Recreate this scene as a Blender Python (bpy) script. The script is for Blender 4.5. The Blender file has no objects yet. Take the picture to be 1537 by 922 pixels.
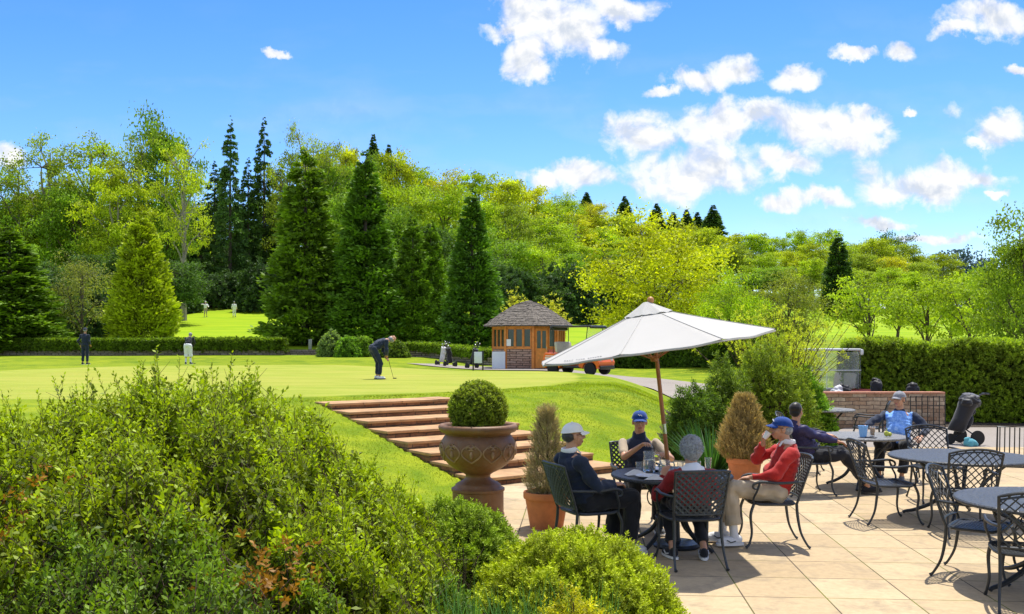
import bpy, bmesh, math, random
import numpy as np
from mathutils import Vector, Matrix, Euler
random.seed(7); RNG = np.random.default_rng(7)
SC = bpy.context.scene
COL = SC.collection
PI = math.pi
F, CX, HY, EYE = 1450.0, 768.0, 515.0, 2.05     # lens in photo pixels, centre column, horizon row, eye height

def ss(a, b, x):
    t = np.clip((np.asarray(x, float) - a) / (b - a), 0, 1)
    return t * t * (3 - 2 * t)
def wx(px, d): return (px - CX) * d / F
def wz(py, d): return EYE - (py - HY) * d / F

# ------------------------------------------------------------------ terrain
SV = np.array([-.6, .8]); SU = np.array([.8, .6]); R0 = np.array([1.75, 15.4])
NSTEP, STEP_R, STEP_T, STEP_W = 8, .119, .675, 2.75
def TZ(x, y):
    x = np.asarray(x, float); y = np.asarray(y, float)
    s = (x - R0[0]) * SV[0] + (y - R0[1]) * SV[1]
    u = (x - R0[0]) * SU[0] + (y - R0[1]) * SU[1]
    lin = np.clip(s / 5.4, 0, 1)
    bank = .7 * lin + .3 * ss(0, 5.4, s)
    bank = np.where(s > 5.4, 1, bank)
    zg = .95 + .1 * ss(22, 45, y) - .24 * ss(31, 44, y) * ss(-9, -1, x) * (1 - ss(50, 60, y))
    zg = zg + .05 * np.sin(x * .33 + 1) * np.sin(y * .21) * ss(22, 30, y)
    xe = np.interp(y, [16, 22, 31, 36, 42, 50, 60], [3.3, 4.6, 5.2, 3.9, 2.6, 4.4, 7])
    m = 1 - ss(xe - 2.4, xe + .7, x)
    zb = .58 * ss(24, 40, y) + .25 * ss(40, 48, y)
    z = zb * (1 - m) + np.maximum(bank * zg, zb) * m
    a = x / np.maximum(y, 1)
    near = np.interp(y, [50, 62, 75, 90, 106, 120], [0, .2, 1.3, 2.7, 4.0, 5.6])
    nearR = np.interp(y, [38, 48, 62, 75, 90, 106, 120], [0, .9, 1.5, 2.3, 3.3, 4.3, 5.4])
    far = np.interp(y, [120, 160, 250, 400, 900, 3000], [0, 7, 22, 34, 40, 60])
    k = np.interp(a, [-.6, -.1, .05, .25, .45, .6], [.7, 1, .95, .42, .12, .1])
    mr = ss(.12, .3, a)
    z = z + near * (1 - mr) + nearR * mr + far * k
    # corridor of the stair is cut a little deeper
    c = ss(-STEP_W + .0, -STEP_W + .2, u) * (1 - ss(-.2, .0, u)) * ss(-.5, 0, s) * (1 - ss(5.3, 5.9, s))
    z = z - .2 * c
    return z
def tz(x, y): return float(TZ(x, y))

# ------------------------------------------------------------------ object helpers
def link(o, parent=None):
    COL.objects.link(o)
    if parent is not None: o.parent = parent
    return o
def tag(o, label=None, cat=None, group=None, kind=None):
    if label: o['label'] = label
    if cat: o['category'] = cat
    if group: o['group'] = group
    if kind: o['kind'] = kind
    return o
def thing(name, label, cat, loc=(0, 0, 0), rz=0, group=None):
    o = bpy.data.objects.new(name, None); o.empty_display_size = .2; COL.objects.link(o)
    o.location = loc; o.rotation_euler = (0, 0, rz)
    return tag(o, label, cat, group)
def copy_tree(o, parent=None):
    c = o.copy(); COL.objects.link(c); c.parent = parent
    for ch in list(o.children): copy_tree(ch, c)
    return c

def fast_mesh(name, V, Q, tint=None, mat=None, smooth=False):
    """V Nx3, Q Mx4 (or Mx3)"""
    V = np.asarray(V, np.float32); Q = np.asarray(Q, np.int32)
    me = bpy.data.meshes.new(name)
    k = Q.shape[1]
    me.vertices.add(len(V)); me.vertices.foreach_set('co', V.ravel())
    me.loops.add(Q.size); me.loops.foreach_set('vertex_index', Q.ravel())
    me.polygons.add(len(Q)); me.polygons.foreach_set('loop_start', np.arange(0, Q.size, k, dtype=np.int32))
    me.update(calc_edges=True)
    if smooth: me.polygons.foreach_set('use_smooth', np.ones(len(Q), bool))
    if tint is not None:
        at = me.attributes.new('tint', 'FLOAT', 'FACE'); at.data.foreach_set('value', np.asarray(tint, np.float32))
    if mat: me.materials.append(mat)
    return me

class G:
    def __init__(s): s.v = []; s.f = []; s.m = []
    def add(s, vs, fs, mi=0):
        o = len(s.v)
        s.v.extend([tuple(float(c) for c in v) for v in vs]); s.f.extend([tuple(i + o for i in f) for f in fs]); s.m.extend([mi] * len(fs)); return s
    def box(s, c, size, M=None, mi=0, bev=0):
        hx, hy, hz = size[0] / 2, size[1] / 2, size[2] / 2
        if bev > 0:
            b = min(bev, hx * .9, hy * .9, hz * .9)
            bm = bmesh.new(); bmesh.ops.create_cube(bm, size=1)
            for v in bm.verts: v.co = Vector((v.co.x * size[0], v.co.y * size[1], v.co.z * size[2]))
            bmesh.ops.bevel(bm, geom=bm.edges[:], offset=b, segments=2, affect='EDGES', profile=.5)
            vs = [v.co.copy() for v in bm.verts]; bm.verts.index_update(); fs = [[v.index for v in f.verts] for f in bm.faces]; bm.free()
        else:
            vs = [Vector((x, y, z)) for x in (-hx, hx) for y in (-hy, hy) for z in (-hz, hz)]
            fs = [(0, 1, 3, 2), (4, 6, 7, 5), (0, 4, 5, 1), (2, 3, 7, 6), (0, 2, 6, 4), (1, 5, 7, 3)]
        if M is not None: vs = [M @ v for v in vs]
        c = Vector(c); return s.add([v + c for v in vs], fs, mi)
    def tube(s, pts, r, seg=8, mi=0, closed=False, flat=1.0, up=None, caps=True, smooth_n=0):
        pts = [Vector(p) for p in pts]
        if smooth_n: pts, r = smooth_path(pts, r, smooth_n, closed)
        n = len(pts)
        rs = list(r) if hasattr(r, '__len__') else [r] * n
        T = []
        for i in range(n):
            if closed: t = pts[(i + 1) % n] - pts[i - 1]
            else: t = pts[min(i + 1, n - 1)] - pts[max(i - 1, 0)]
            T.append(t.normalized() if t.length > 1e-9 else Vector((0, 0, 1)))
        ref = Vector(up) if up is not None else (Vector((0, 0, 1)) if abs(T[0].z) < .9 else Vector((1, 0, 0)))
        nrm = (ref - T[0] * ref.dot(T[0])).normalized()
        vs = []
        for i in range(n):
            nrm = nrm - T[i] * nrm.dot(T[i])
            if nrm.length < 1e-6: nrm = T[i].orthogonal()
            nrm.normalize(); b = T[i].cross(nrm)
            for k in range(seg):
                a = 2 * PI * k / seg + PI / seg
                vs.append(pts[i] + (nrm * math.cos(a) * flat + b * math.sin(a)) * rs[i])
        fs = []
        for i in range(n if closed else n - 1):
            j = (i + 1) % n
            for k in range(seg):
                l = (k + 1) % seg
                fs.append((i * seg + k, i * seg + l, j * seg + l, j * seg + k))
        if not closed and caps:
            fs.append(tuple(range(seg))[::-1]); fs.append(tuple((n - 1) * seg + k for k in range(seg)))
        return s.add(vs, fs, mi)
    def cap(s, a, b, ra, rb, seg=12, mi=0, flat=1.0, up=None):
        """tapered capsule"""
        a, b = Vector(a), Vector(b); d = (b - a)
        d = d.normalized() if d.length > 1e-6 else Vector((0, 0, 1))
        pts = []; rs = []
        for t in (85, 60, 30): pts.append(a - d * ra * math.sin(math.radians(t))); rs.append(ra * math.cos(math.radians(t)))
        pts.append(a); rs.append(ra); pts.append(b); rs.append(rb)
        for t in (30, 60, 85): pts.append(b + d * rb * math.sin(math.radians(t))); rs.append(rb * math.cos(math.radians(t)))
        return s.tube(pts, rs, seg, mi, flat=flat, up=up)
    def lathe(s, prof, seg=32, c=(0, 0, 0), mi=0, M=None, capb=True, capt=True):
        vs = []; c = Vector(c)
        for r, z in prof:
            for k in range(seg):
                a = 2 * PI * k / seg; v = Vector((r * math.cos(a), r * math.sin(a), z))
                if M is not None: v = M @ v
                vs.append(v + c)
        fs = []
        for i in range(len(prof) - 1):
            for k in range(seg):
                l = (k + 1) % seg; fs.append((i * seg + k, i * seg + l, (i + 1) * seg + l, (i + 1) * seg + k))
        if capb: fs.append(tuple(range(seg))[::-1])
        if capt: fs.append(tuple((len(prof) - 1) * seg + k for k in range(seg)))
        return s.add(vs, fs, mi)
    def ell(s, c, r, M=None, seg=14, mi=0):
        prof = [(math.sin(PI * (i + .02) / (8 + .04)), -math.cos(PI * (i + .02) / (8 + .04))) for i in range(9)]
        S = Matrix.Diagonal((r[0], r[1], r[2]))
        if M is not None: S = M.to_3x3() @ S
        return s.lathe(prof, seg, c, mi, S)
    def prism(s, poly, z0, z1, mi=0, M=None):
        n = len(poly)
        vs = [Vector((p[0], p[1], z0)) for p in poly] + [Vector((p[0], p[1], z1)) for p in poly]
        if M is not None: vs = [M @ v for v in vs]
        fs = [tuple(range(n))[::-1], tuple(range(n, 2 * n))] + [(i, (i + 1) % n, n + (i + 1) % n, n + i) for i in range(n)]
        return s.add(vs, fs, mi)
    def mesh(s, name, mats, smooth=True, angle=40):
        me = bpy.data.meshes.new(name); me.from_pydata(s.v, [], s.f)
        for m in (mats if isinstance(mats, (list, tuple)) else [mats]): me.materials.append(m)
        me.polygons.foreach_set('material_index', s.m)
        if smooth: shade(me, angle)
        me.update(); return me
    def build(s, name, mats, parent=None, smooth=True, angle=40, loc=None, rz=None):
        o = link(bpy.data.objects.new(name, s.mesh(name, mats, smooth, angle)), parent)
        if loc is not None: o.location = loc
        if rz is not None: o.rotation_euler = (0, 0, rz)
        return o

def shade(me, angle=40):
    me.polygons.foreach_set('use_smooth', [True] * len(me.polygons))
    bm = bmesh.new(); bm.from_mesh(me); bmesh.ops.recalc_face_normals(bm, faces=bm.faces)
    for e in bm.edges:
        if len(e.link_faces) == 2 and e.calc_face_angle(0) > math.radians(angle): e.smooth = False
    bm.to_mesh(me); bm.free()

def smooth_path(pts, r, n, closed=False):
    P = [Vector(p) for p in pts]; m = len(P)
    rs = list(r) if hasattr(r, '__len__') else [r] * m
    out = []; ro = []
    for i in range(m if closed else m - 1):
        g = (lambda k: P[k % m]) if closed else (lambda k: P[max(0, min(m - 1, k))])
        p0, p1, p2, p3 = g(i - 1), g(i), g(i + 1), g(i + 2)
        for j in range(n):
            t = j / n
            out.append(.5 * ((2 * p1) + (p2 - p0) * t + (2 * p0 - 5 * p1 + 4 * p2 - p3) * t * t + (3 * p1 - p0 - 3 * p2 + p3) * t ** 3))
            ro.append(rs[i] * (1 - t) + rs[(i + 1) % m] * t)
    if not closed: out.append(P[-1]); ro.append(rs[-1])
    return out, ro

def fuse(g, name, mats, voxel, parent=None, it=3, pick=None, wrinkle=0, seed=0):
    """closed overlapping pieces -> one continuous skin"""
    me = bpy.data.meshes.new(name + '_src'); me.from_pydata(g.v, [], g.f); me.update()
    bm = bmesh.new(); bm.from_mesh(me); bmesh.ops.recalc_face_normals(bm, faces=bm.faces); bm.to_mesh(me); bm.free()
    o = bpy.data.objects.new('tmp', me); COL.objects.link(o)
    md = o.modifiers.new('r', 'REMESH'); md.mode = 'VOXEL'; md.voxel_size = voxel; md.adaptivity = 0
    if it: sm = o.modifiers.new('s', 'SMOOTH'); sm.factor = .5; sm.iterations = it
    dg = bpy.context.evaluated_depsgraph_get(); dg.update()
    m2 = bpy.data.meshes.new_from_object(o.evaluated_get(dg)); m2.name = name
    bpy.data.objects.remove(o); bpy.data.meshes.remove(me)
    m2.materials.clear()
    for m in (mats if isinstance(mats, (list, tuple)) else [mats]): m2.materials.append(m)
    n = len(m2.vertices); co = np.empty(n * 3, np.float32); m2.vertices.foreach_get('co', co); co = co.reshape(-1, 3)
    if wrinkle:
        nr = np.empty(n * 3, np.float32); m2.vertices.foreach_get('normal', nr); nr = nr.reshape(-1, 3)
        w = np.zeros(n); rg = np.random.default_rng(seed)
        for k in range(7):
            d = rg.normal(size=3); d /= np.linalg.norm(d); fr = rg.uniform(16, 70)
            w += np.sin(co @ d * fr + 1.8 * np.sin(co @ rg.normal(size=3) * 14) + rg.uniform(0, 6)) * 30 / fr
        co = co + nr * (w * wrinkle)[:, None]; m2.vertices.foreach_set('co', co.astype(np.float32).ravel())
    m2.polygons.foreach_set('use_smooth', [True] * len(m2.polygons))
    if pick is not None:
        c = np.empty(len(m2.polygons) * 3, np.float32); m2.polygons.foreach_get('center', c)
        m2.polygons.foreach_set('material_index', pick(c.reshape(-1, 3)).astype(np.int32))
    m2.update()
    return link(bpy.data.objects.new(name, m2), parent)

# ------------------------------------------------------------------ materials
class NT:
    def __init__(s, m): s.m = m; m.use_nodes = True; s.t = m.node_tree; s.t.nodes.clear()
    def n(s, ty, **k):
        nd = s.t.nodes.new(ty)
        for a, b in k.items():
            if a.startswith('i_'): nd.inputs[a[2:].replace('_', ' ')].default_value = b
            else: setattr(nd, a, b)
        return nd
    def l(s, a, b): s.t.links.new(a, b)
    def math(s, op, a, b=None, c=None, clamp=False):
        nd = s.n('ShaderNodeMath', operation=op, use_clamp=clamp)
        for i, v in enumerate((a, b, c)):
            if v is None: continue
            if isinstance(v, (int, float)): nd.inputs[i].default_value = v
            else: s.l(v, nd.inputs[i])
        return nd.outputs[0]
    def mix(s, fac, a, b, ty='MIX'):
        nd = s.n('ShaderNodeMix', data_type='RGBA', blend_type=ty)
        for i, v in ((0, fac), (6, a), (7, b)):
            if isinstance(v, (int, float)): nd.inputs[i].default_value = v
            elif isinstance(v, (tuple, list)): nd.inputs[i].default_value = (*v[:3], 1)
            else: s.l(v, nd.inputs[i])
        return nd.outputs[2]
    def ramp(s, fac, stops, interp='LINEAR'):
        nd = s.n('ShaderNodeValToRGB'); cr = nd.color_ramp; cr.interpolation = interp
        while len(cr.elements) < len(stops): cr.elements.new(.5)
        for e, (p, c) in zip(cr.elements, stops): e.position = p; e.color = (*(c if hasattr(c, '__len__') else (c, c, c)), 1)
        s.l(fac, nd.inputs[0]); return nd.outputs[0]
    def noise(s, scale, detail=4, rough=.55, co='Object', dist=0, vec=None):
        nd = s.n('ShaderNodeTexNoise'); nd.inputs['Scale'].default_value = scale; nd.inputs['Detail'].default_value = detail
        nd.inputs['Roughness'].default_value = rough; nd.inputs['Distortion'].default_value = dist
        if vec is None: vec = s.co(co)
        s.l(vec, nd.inputs['Vector']); return nd.outputs[0]
    def co(s, which='Object'):
        if which == 'World': return s.n('ShaderNodeNewGeometry').outputs['Position']
        return s.n('ShaderNodeTexCoord').outputs[which]
    def mapping(s, vec, scale=(1, 1, 1), rot=(0, 0, 0), loc=(0, 0, 0)):
        nd = s.n('ShaderNodeMapping'); nd.inputs['Scale'].default_value = scale; nd.inputs['Rotation'].default_value = rot; nd.inputs['Location'].default_value = loc
        s.l(vec, nd.inputs['Vector']); return nd.outputs[0]
    def bsdf(s, col, rough=.6, metal=0, spec=.5, bump=None, bs=.3, bd=.01, **k):
        p = s.n('ShaderNodeBsdfPrincipled')
        if isinstance(col, (tuple, list)): p.inputs['Base Color'].default_value = (*col[:3], 1)
        else: s.l(col, p.inputs['Base Color'])
        if isinstance(rough, (int, float)): p.inputs['Roughness'].default_value = rough
        else: s.l(rough, p.inputs['Roughness'])
        p.inputs['Metallic'].default_value = metal; p.inputs['Specular IOR Level'].default_value = spec
        for a, b in k.items(): p.inputs[a.replace('_', ' ')].default_value = b
        if bump is not None:
            b = s.n('ShaderNodeBump'); b.inputs['Strength'].default_value = bs; b.inputs['Distance'].default_value = bd
            s.l(bump, b.inputs['Height']); s.l(b.outputs[0], p.inputs['Normal'])
        return p
    def out(s, sh): s.l(sh.outputs[0] if hasattr(sh, 'outputs') else sh, s.n('ShaderNodeOutputMaterial').inputs[0]); return s.m

def nm(name): return NT(bpy.data.materials.new(name))
def simple(name, col, rough=.6, metal=0, var=.15, scale=12, bump=.15, bd=.004, spec=.5, **k):
    t = nm(name); n = t.noise(scale, 5, .6)
    c = t.mix(1.0, col, t.ramp(n, [(.3, 1 - var), (.7, 1 + var * .6)]), 'MULTIPLY')
    n2 = t.noise(scale * 6, 4, .6)
    return t.out(t.bsdf(c, rough, metal, spec, bump=n2, bs=bump, bd=bd, **k))

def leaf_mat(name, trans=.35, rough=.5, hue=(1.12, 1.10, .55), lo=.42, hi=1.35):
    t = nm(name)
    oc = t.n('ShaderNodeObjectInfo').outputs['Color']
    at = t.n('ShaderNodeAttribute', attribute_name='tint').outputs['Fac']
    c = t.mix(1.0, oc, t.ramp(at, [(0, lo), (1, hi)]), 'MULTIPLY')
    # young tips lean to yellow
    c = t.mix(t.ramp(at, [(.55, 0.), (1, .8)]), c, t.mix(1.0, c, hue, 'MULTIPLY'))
    p = t.bsdf(c, rough, 0, .22)
    tr = t.n('ShaderNodeBsdfTranslucent'); t.l(t.mix(1.0, c, (1.25, 1.25, .55), 'MULTIPLY'), tr.inputs[0])
    mx = t.n('ShaderNodeMixShader'); mx.inputs[0].default_value = trans
    t.l(p.outputs[0], mx.inputs[1]); t.l(tr.outputs[0], mx.inputs[2])
    return t.out(mx)
LEAF = leaf_mat('leaf', .42, .6, lo=.32, hi=1.45)
NEEDLE = leaf_mat('needle', .2, .6, lo=.4, hi=1.5)
GLOSSY = leaf_mat('glossy_leaf', .36, .5, lo=.22, hi=1.5)
DRY = leaf_mat('dry_straw', .2, .8, hue=(1.1, 1.05, .8))
BARK = simple('bark', (.13, .10, .075), .9, var=.5, scale=5, bump=.8, bd=.03)
TWIG = simple('twig_bark', (.075, .042, .022), .85, var=.4, scale=30, bump=.4)
PALE_BARK = simple('pale_bark', (.30, .27, .21), .9, var=.4, scale=6, bump=.6, bd=.02)
SOIL = simple('soil', (.055, .036, .022), .95, var=.6, scale=9, bump=1, bd=.04)
IRON = simple('cast_metal', (.035, .040, .045), .42, .35, var=.3, scale=14, bump=.25, bd=.002)
IRON2 = simple('worn_grey_metal', (.05, .058, .065), .45, .35, var=.3, scale=14, bump=.25, bd=.002)
TERRA = simple('terracotta', (.56, .19, .065), .8, var=.25, scale=7, bump=.2)
# ------------------------------------------------------------------ foliage
def unit(a): return a / np.maximum(np.linalg.norm(a, axis=-1, keepdims=True), 1e-9)
def rand_dir(rg, n): return unit(rg.normal(size=(n, 3)))
def leaf_quads(P, D, L, W, rg, N=None, fold=0.0):
    """pointed leaves: base P, axis D, length L, width W"""
    n = len(P); D = unit(D)
    R = rand_dir(rg, n) if N is None else N
    S = unit(np.cross(D, R)); U = np.cross(S, D)
    L = np.broadcast_to(np.asarray(L, float), (n,))[:, None]; W = np.broadcast_to(np.asarray(W, float), (n,))[:, None]
    a = P; b = P + D * L * .5 + S * W * .5 + U * W * fold; c = P + D * L; d = P + D * L * .5 - S * W * .5 + U * W * fold
    V = np.stack([a, b, c, d], 1).reshape(-1, 3); Q = np.arange(4 * n).reshape(n, 4)
    return V, Q
def merge(parts):
    V = []; Q = []; T = []; o = 0
    for v, q, t in parts: V.append(v); Q.append(q + o); T.append(t); o += len(v)
    return np.concatenate(V), np.concatenate(Q), np.concatenate(T)
def sprigs(P, D, n, length, L, W, rg, spread=.9, t0=.1, tint=None, ftip=.4):
    """n leaves spiralling round each short shoot P + D*length"""
    m = len(P); D = unit(D); length = np.broadcast_to(np.asarray(length, float), (m,))
    A = unit(np.cross(D, np.where(np.abs(D[:, 2:3]) < .9, np.array([[0, 0, 1.]]), np.array([[1., 0, 0]])))); B = np.cross(D, A)
    i = np.arange(n); t = t0 + (1 - t0) * (i + .5) / n
    ph = i * 2.4 + rg.uniform(0, 6.28, (m, 1))
    pos = P[:, None] + D[:, None] * (length[:, None] * t)[..., None]
    out = (A[:, None] * np.cos(ph)[..., None] + B[:, None] * np.sin(ph)[..., None])
    sp = spread * (1 - ftip * t)[None, :, None]
    dr = unit(D[:, None] * (1 - sp * .6) + out * sp + rg.normal(size=(m, n, 3)) * .18)
    nv = unit(D[:, None] + 0 * out + rg.normal(size=(m, n, 3)) * .35)
    sc = rg.uniform(.7, 1.2, (m, n))
    V, Q = leaf_quads(pos.reshape(-1, 3), dr.reshape(-1, 3), (L * sc).ravel(), (W * sc).ravel(), rg, nv.reshape(-1, 3), fold=.12)
    T = (np.zeros((m, n)) + (tint[:, None] if tint is not None else .45) + (t * .25)[None] + rg.normal(size=(m, n)) * .1).ravel()
    return V, Q, np.clip(T, 0, 1)
def tubes(P0, P1, r0, r1, seg=3):
    """many straight tapered twigs at once"""
    D = unit(P1 - P0); A = unit(np.cross(D, np.array([.31, .52, .8]))); B = np.cross(D, A); n = len(P0)
    V = []
    for P, r in ((P0, r0), (P1, r1)):
        r = np.broadcast_to(np.asarray(r, float), (n,))[:, None]
        for k in range(seg):
            a = 2 * PI * k / seg; V.append(P + (A * math.cos(a) + B * math.sin(a)) * r)
    V = np.stack(V, 1)
    base = (np.arange(n) * 2 * seg)[:, None, None]
    q = np.array([[k, (k + 1) % seg, seg + (k + 1) % seg, seg + k] for k in range(seg)])[None]
    return V.reshape(-1, 3), (base + q).reshape(-1, 4), np.full(n * seg, .5)
def gain(c, k=1.75):
    return tuple(min(.60, q * k) for q in c)
def fol(name, parts, mat, color, parent=None, loc=None):
    V, Q, T = merge(parts)
    o = link(bpy.data.objects.new(name, fast_mesh(name, V, Q, T, mat)), parent)
    o.color = (*(color if mat is DRY else gain(color)), 1)
    if loc is not None: o.location = loc
    return o

def broad_meshes(seed, H, R, th=.25, lobes=9, clumps=70, per=130, size=.26, fill=.5, twigs=60, asp=1.0, cs=.16, bark=None):
    """broadleaf tree: trunk mesh, crown mesh"""
    rg = np.random.default_rng(seed); cz = H * (th + (1 - th) / 2); rz = H * (1 - th) / 2
    g = G()
    lc = []
    for i in range(lobes):
        a = i * 2.4 + rg.uniform(-.5, .5); h = (i + .5) / lobes
        rr = R * .58 * math.sin(PI * (.18 + .75 * h)) ** .7 * rg.uniform(.7, 1.15)
        lc.append((rr * math.cos(a), rr * math.sin(a), H * th + (H * (1 - th)) * (.12 + .76 * h)))
    lc = np.array(lc); lr = R * rg.uniform(.38, .6, lobes)
    bend = rg.uniform(-.05, .05, 2) * H
    tr = [(0, 0, -.4), (bend[0] * .3, bend[1] * .3, H * th * .6), (bend[0], bend[1], H * th + rz * .5), (bend[0] * .6, bend[1] * .8, H * .88)]
    g.tube(tr, [H * .028, H * .020, H * .012, H * .003], 7, smooth_n=4)
    for c, r in zip(lc, lr):
        z0 = min(max(c[2] - R * rg.uniform(.4, 1), H * th * .6), H * .8); s0 = Vector((bend[0] * z0 / H, bend[1] * z0 / H, z0))
        mid = (s0 + Vector(c)) / 2 + Vector((rg.uniform(-.1, .1) * R, rg.uniform(-.1, .1) * R, R * .08))
        g.tube([s0, mid, Vector(c)], [H * .010, H * .006, H * .003], 5, smooth_n=3)
    # clumps
    k = rg.integers(0, lobes, clumps); d = rand_dir(rg, clumps); d[:, 2] = d[:, 2] * .8 + .15
    C = lc[k] + unit(d) * (lr[k] * rg.uniform(fill, 1.05, clumps))[:, None] * np.array([1, 1, .8 * asp])
    P = C[:, None] + rg.normal(size=(clumps, per, 3)) * (R * cs) * np.array([1, 1, .55]) * rg.uniform(.6, 1.3, (clumps, 1, 1))
    ct = rg.uniform(.2, .75, clumps)
    T = np.clip(ct[:, None] + rg.normal(size=(clumps, per)) * .12, 0, 1).ravel()
    n = clumps * per; D = rand_dir(rg, n); D[:, 2] -= .3
    V, Q = leaf_quads(P.reshape(-1, 3), D, size * rg.uniform(.6, 1.3, n), size * .62 * rg.uniform(.6, 1.2, n), rg)
    s = lc[k]; sel = rg.integers(0, clumps, twigs)
    tv, tq, _ = tubes(s[sel], C[sel] * 1.02, H * .0028, H * .0008)
    me = fast_mesh('crown', V, Q, T, LEAF)
    o = len(g.v); g.add(tv, tq)
    return g.mesh('trunk', bark or BARK), me

def conifer_meshes(seed, H, R, n=15000, size=.28, lean=.25, power=.9, rag=.2, z0=.02, gaps=0., mat=None, thick=.35, up=.0, hd=.62):
    """cone of drooping sprays round a straight trunk"""
    rg = np.random.default_rng(seed); g = G()
    g.tube([(0, 0, -.4), (0, 0, H * .5), (0, 0, H * .93)], [H * .02, H * .011, H * .0015], 7)
    nb = int(n / 55); h = 1 - rg.uniform(0, 1, nb) ** hd * (1 - z0)
    h = np.clip(h, z0, .992); a = rg.uniform(0, 2 * PI, nb)
    prof = (1 - h) ** power * (1 - .25 * np.clip((.12 - h) / .12, 0, 1))
    lump = 1 + rag * (np.sin(a * 3 + h * 19 + seed) * .5 + np.sin(a * 5 - h * 31) * .5) + rg.normal(size=nb) * rag * .45
    Lb = np.maximum(R * prof * lump, .10 * R * (1 - h) + .03)
    t = 1 - rg.uniform(0, 1, (nb, 55)) ** 1.3 * (1 - thick) * 1.0
    out = np.stack([np.cos(a), np.sin(a), np.zeros(nb)], 1)
    side = np.stack([-np.sin(a), np.cos(a), np.zeros(nb)], 1)
    r = t * Lb[:, None]
    wob = rg.normal(size=(nb, 55)) * (.10 * R * (1 - h)[:, None] + .08)
    P = out[:, None] * r[..., None] + side[:, None] * wob[..., None]
    P[..., 2] += (h * H)[:, None] - lean * r + up * r * t + rg.normal(size=(nb, 55)) * .12 * (1 - h[:, None] ** 3)
    keep = (rg.uniform(size=(nb, 55)) > gaps)
    D = out[:, None] * 1.0 + side[:, None] * rg.normal(size=(nb, 55, 1)) * .55 + rg.normal(size=(nb, 55, 3)) * .3
    D[..., 2] += up * 1.2 - lean * .8 + rg.normal(size=(nb, 55)) * .25
    bt = rg.uniform(.1, .6, nb)
    T = np.clip(bt[:, None] * 1.15 + (t - .6) * .8 + rg.normal(size=(nb, 55)) * .1, 0, 1)
    P = P[keep]; D = D[keep]; T = T[keep]; m = len(P); kk = np.interp(P[:, 2], [H * .85, H], [1, .35]); size = size * kk
    V, Q = leaf_quads(P, D, size * rg.uniform(.6, 1.4, m), size * .5 * rg.uniform(.6, 1.2, m), rg)
    if gaps > .2 or rag > .4:
        hb = (h * H); S0 = np.stack([0 * hb, 0 * hb, hb], 1); S1 = out * (Lb * .9)[:, None] + np.stack([0 * hb, 0 * hb, hb - lean * Lb * .9], 1)
        tv, tq, _ = tubes(S0[::3], S1[::3], H * .003, H * .0008); g.add(tv, tq)
    return g.mesh('trunk', BARK), fast_mesh('crown', V, Q, T, mat or NEEDLE)

def place_tree(name, label, cat, meshes, px, d, top=None, H0=1.0, R0_=None, width=None, color=(.1, .15, .03), rz=None, group=None, lean=0, sink=.0, base=None):
    x = wx(px, d); z = tz(x, d) - sink if base is None else base
    o = thing(name, label, cat, (x, d, z), rz if rz is not None else random.uniform(0, 6.28), group)
    sz = (wz(top, d) - z) / H0 if top is not None else 1
    sx = (width * d / F / 2) / R0_ if width is not None else sz
    o.scale = (sx, sx, sz); o.rotation_euler.x = lean
    t = link(bpy.data.objects.new('trunk', meshes[0]), o); c = link(bpy.data.objects.new('crown', meshes[1]), o)
    c.color = (*gain(color), 1)
    return o

def dome_shrub(name, label, cat, c, rx, ry, h, n, L, W, color, mat, seed, leaves=12, slen=.07, lump=.08, group=None, core=True, below=0.0, part='foliage', zfrac=0., jit=.35, lumpf=3, smin=.25, fine=0.):
    """clipped or rounded shrub: shoots all over an ellipsoid, stems inside"""
    rg = np.random.default_rng(seed); c = np.array(c, float)
    o = thing(name, label, cat, tuple(c), 0, group)
    d = rand_dir(rg, n * 2); d = d[d[:, 2] > zfrac - .25][:n]
    if zfrac >= 0: d = d[d[:, 2] > -.05 + below]
    l = 1 + lump * (np.sin(d[:, 0] * 5 * lumpf / 3 + seed) * np.sin(d[:, 1] * 6 * lumpf / 3 + 2 * seed) + .7 * np.sin(d[:, 0] * 13 + d[:, 2] * 11) * np.sin(d[:, 1] * 12)) + rg.normal(size=len(d)) * .02 + fine * np.sin(d[:, 0] * 27 + 3 * np.sin(d[:, 2] * 11)) * np.sin(d[:, 1] * 25 + 2 * np.sin(d[:, 0] * 9)) * 1.0
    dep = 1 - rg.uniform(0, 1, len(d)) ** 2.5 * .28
    S = np.array([rx, ry, h]); P = d * S * (l * dep)[:, None]
    nd = unit(d / S); D = unit(nd + rg.normal(size=d.shape) * jit + np.array([0, 0, .25]))
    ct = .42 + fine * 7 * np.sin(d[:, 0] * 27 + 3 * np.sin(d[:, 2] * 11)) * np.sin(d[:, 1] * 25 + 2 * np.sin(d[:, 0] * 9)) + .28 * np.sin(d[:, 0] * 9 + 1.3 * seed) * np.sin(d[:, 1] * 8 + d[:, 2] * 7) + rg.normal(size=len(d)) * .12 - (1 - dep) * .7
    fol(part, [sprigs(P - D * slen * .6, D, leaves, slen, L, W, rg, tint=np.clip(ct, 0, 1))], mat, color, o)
    g = G(); k = min(len(P), 60)
    for i in range(k):
        e = P[i] * .93; g.tube([(rg.normal() * .05 * rx, rg.normal() * .05 * ry, 0), tuple(e * np.array([.5, .5, .55])), tuple(e)], [.018 * h, .012 * h, .004], 4)
    g.build('stem', TWIG, o)
    return o

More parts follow.
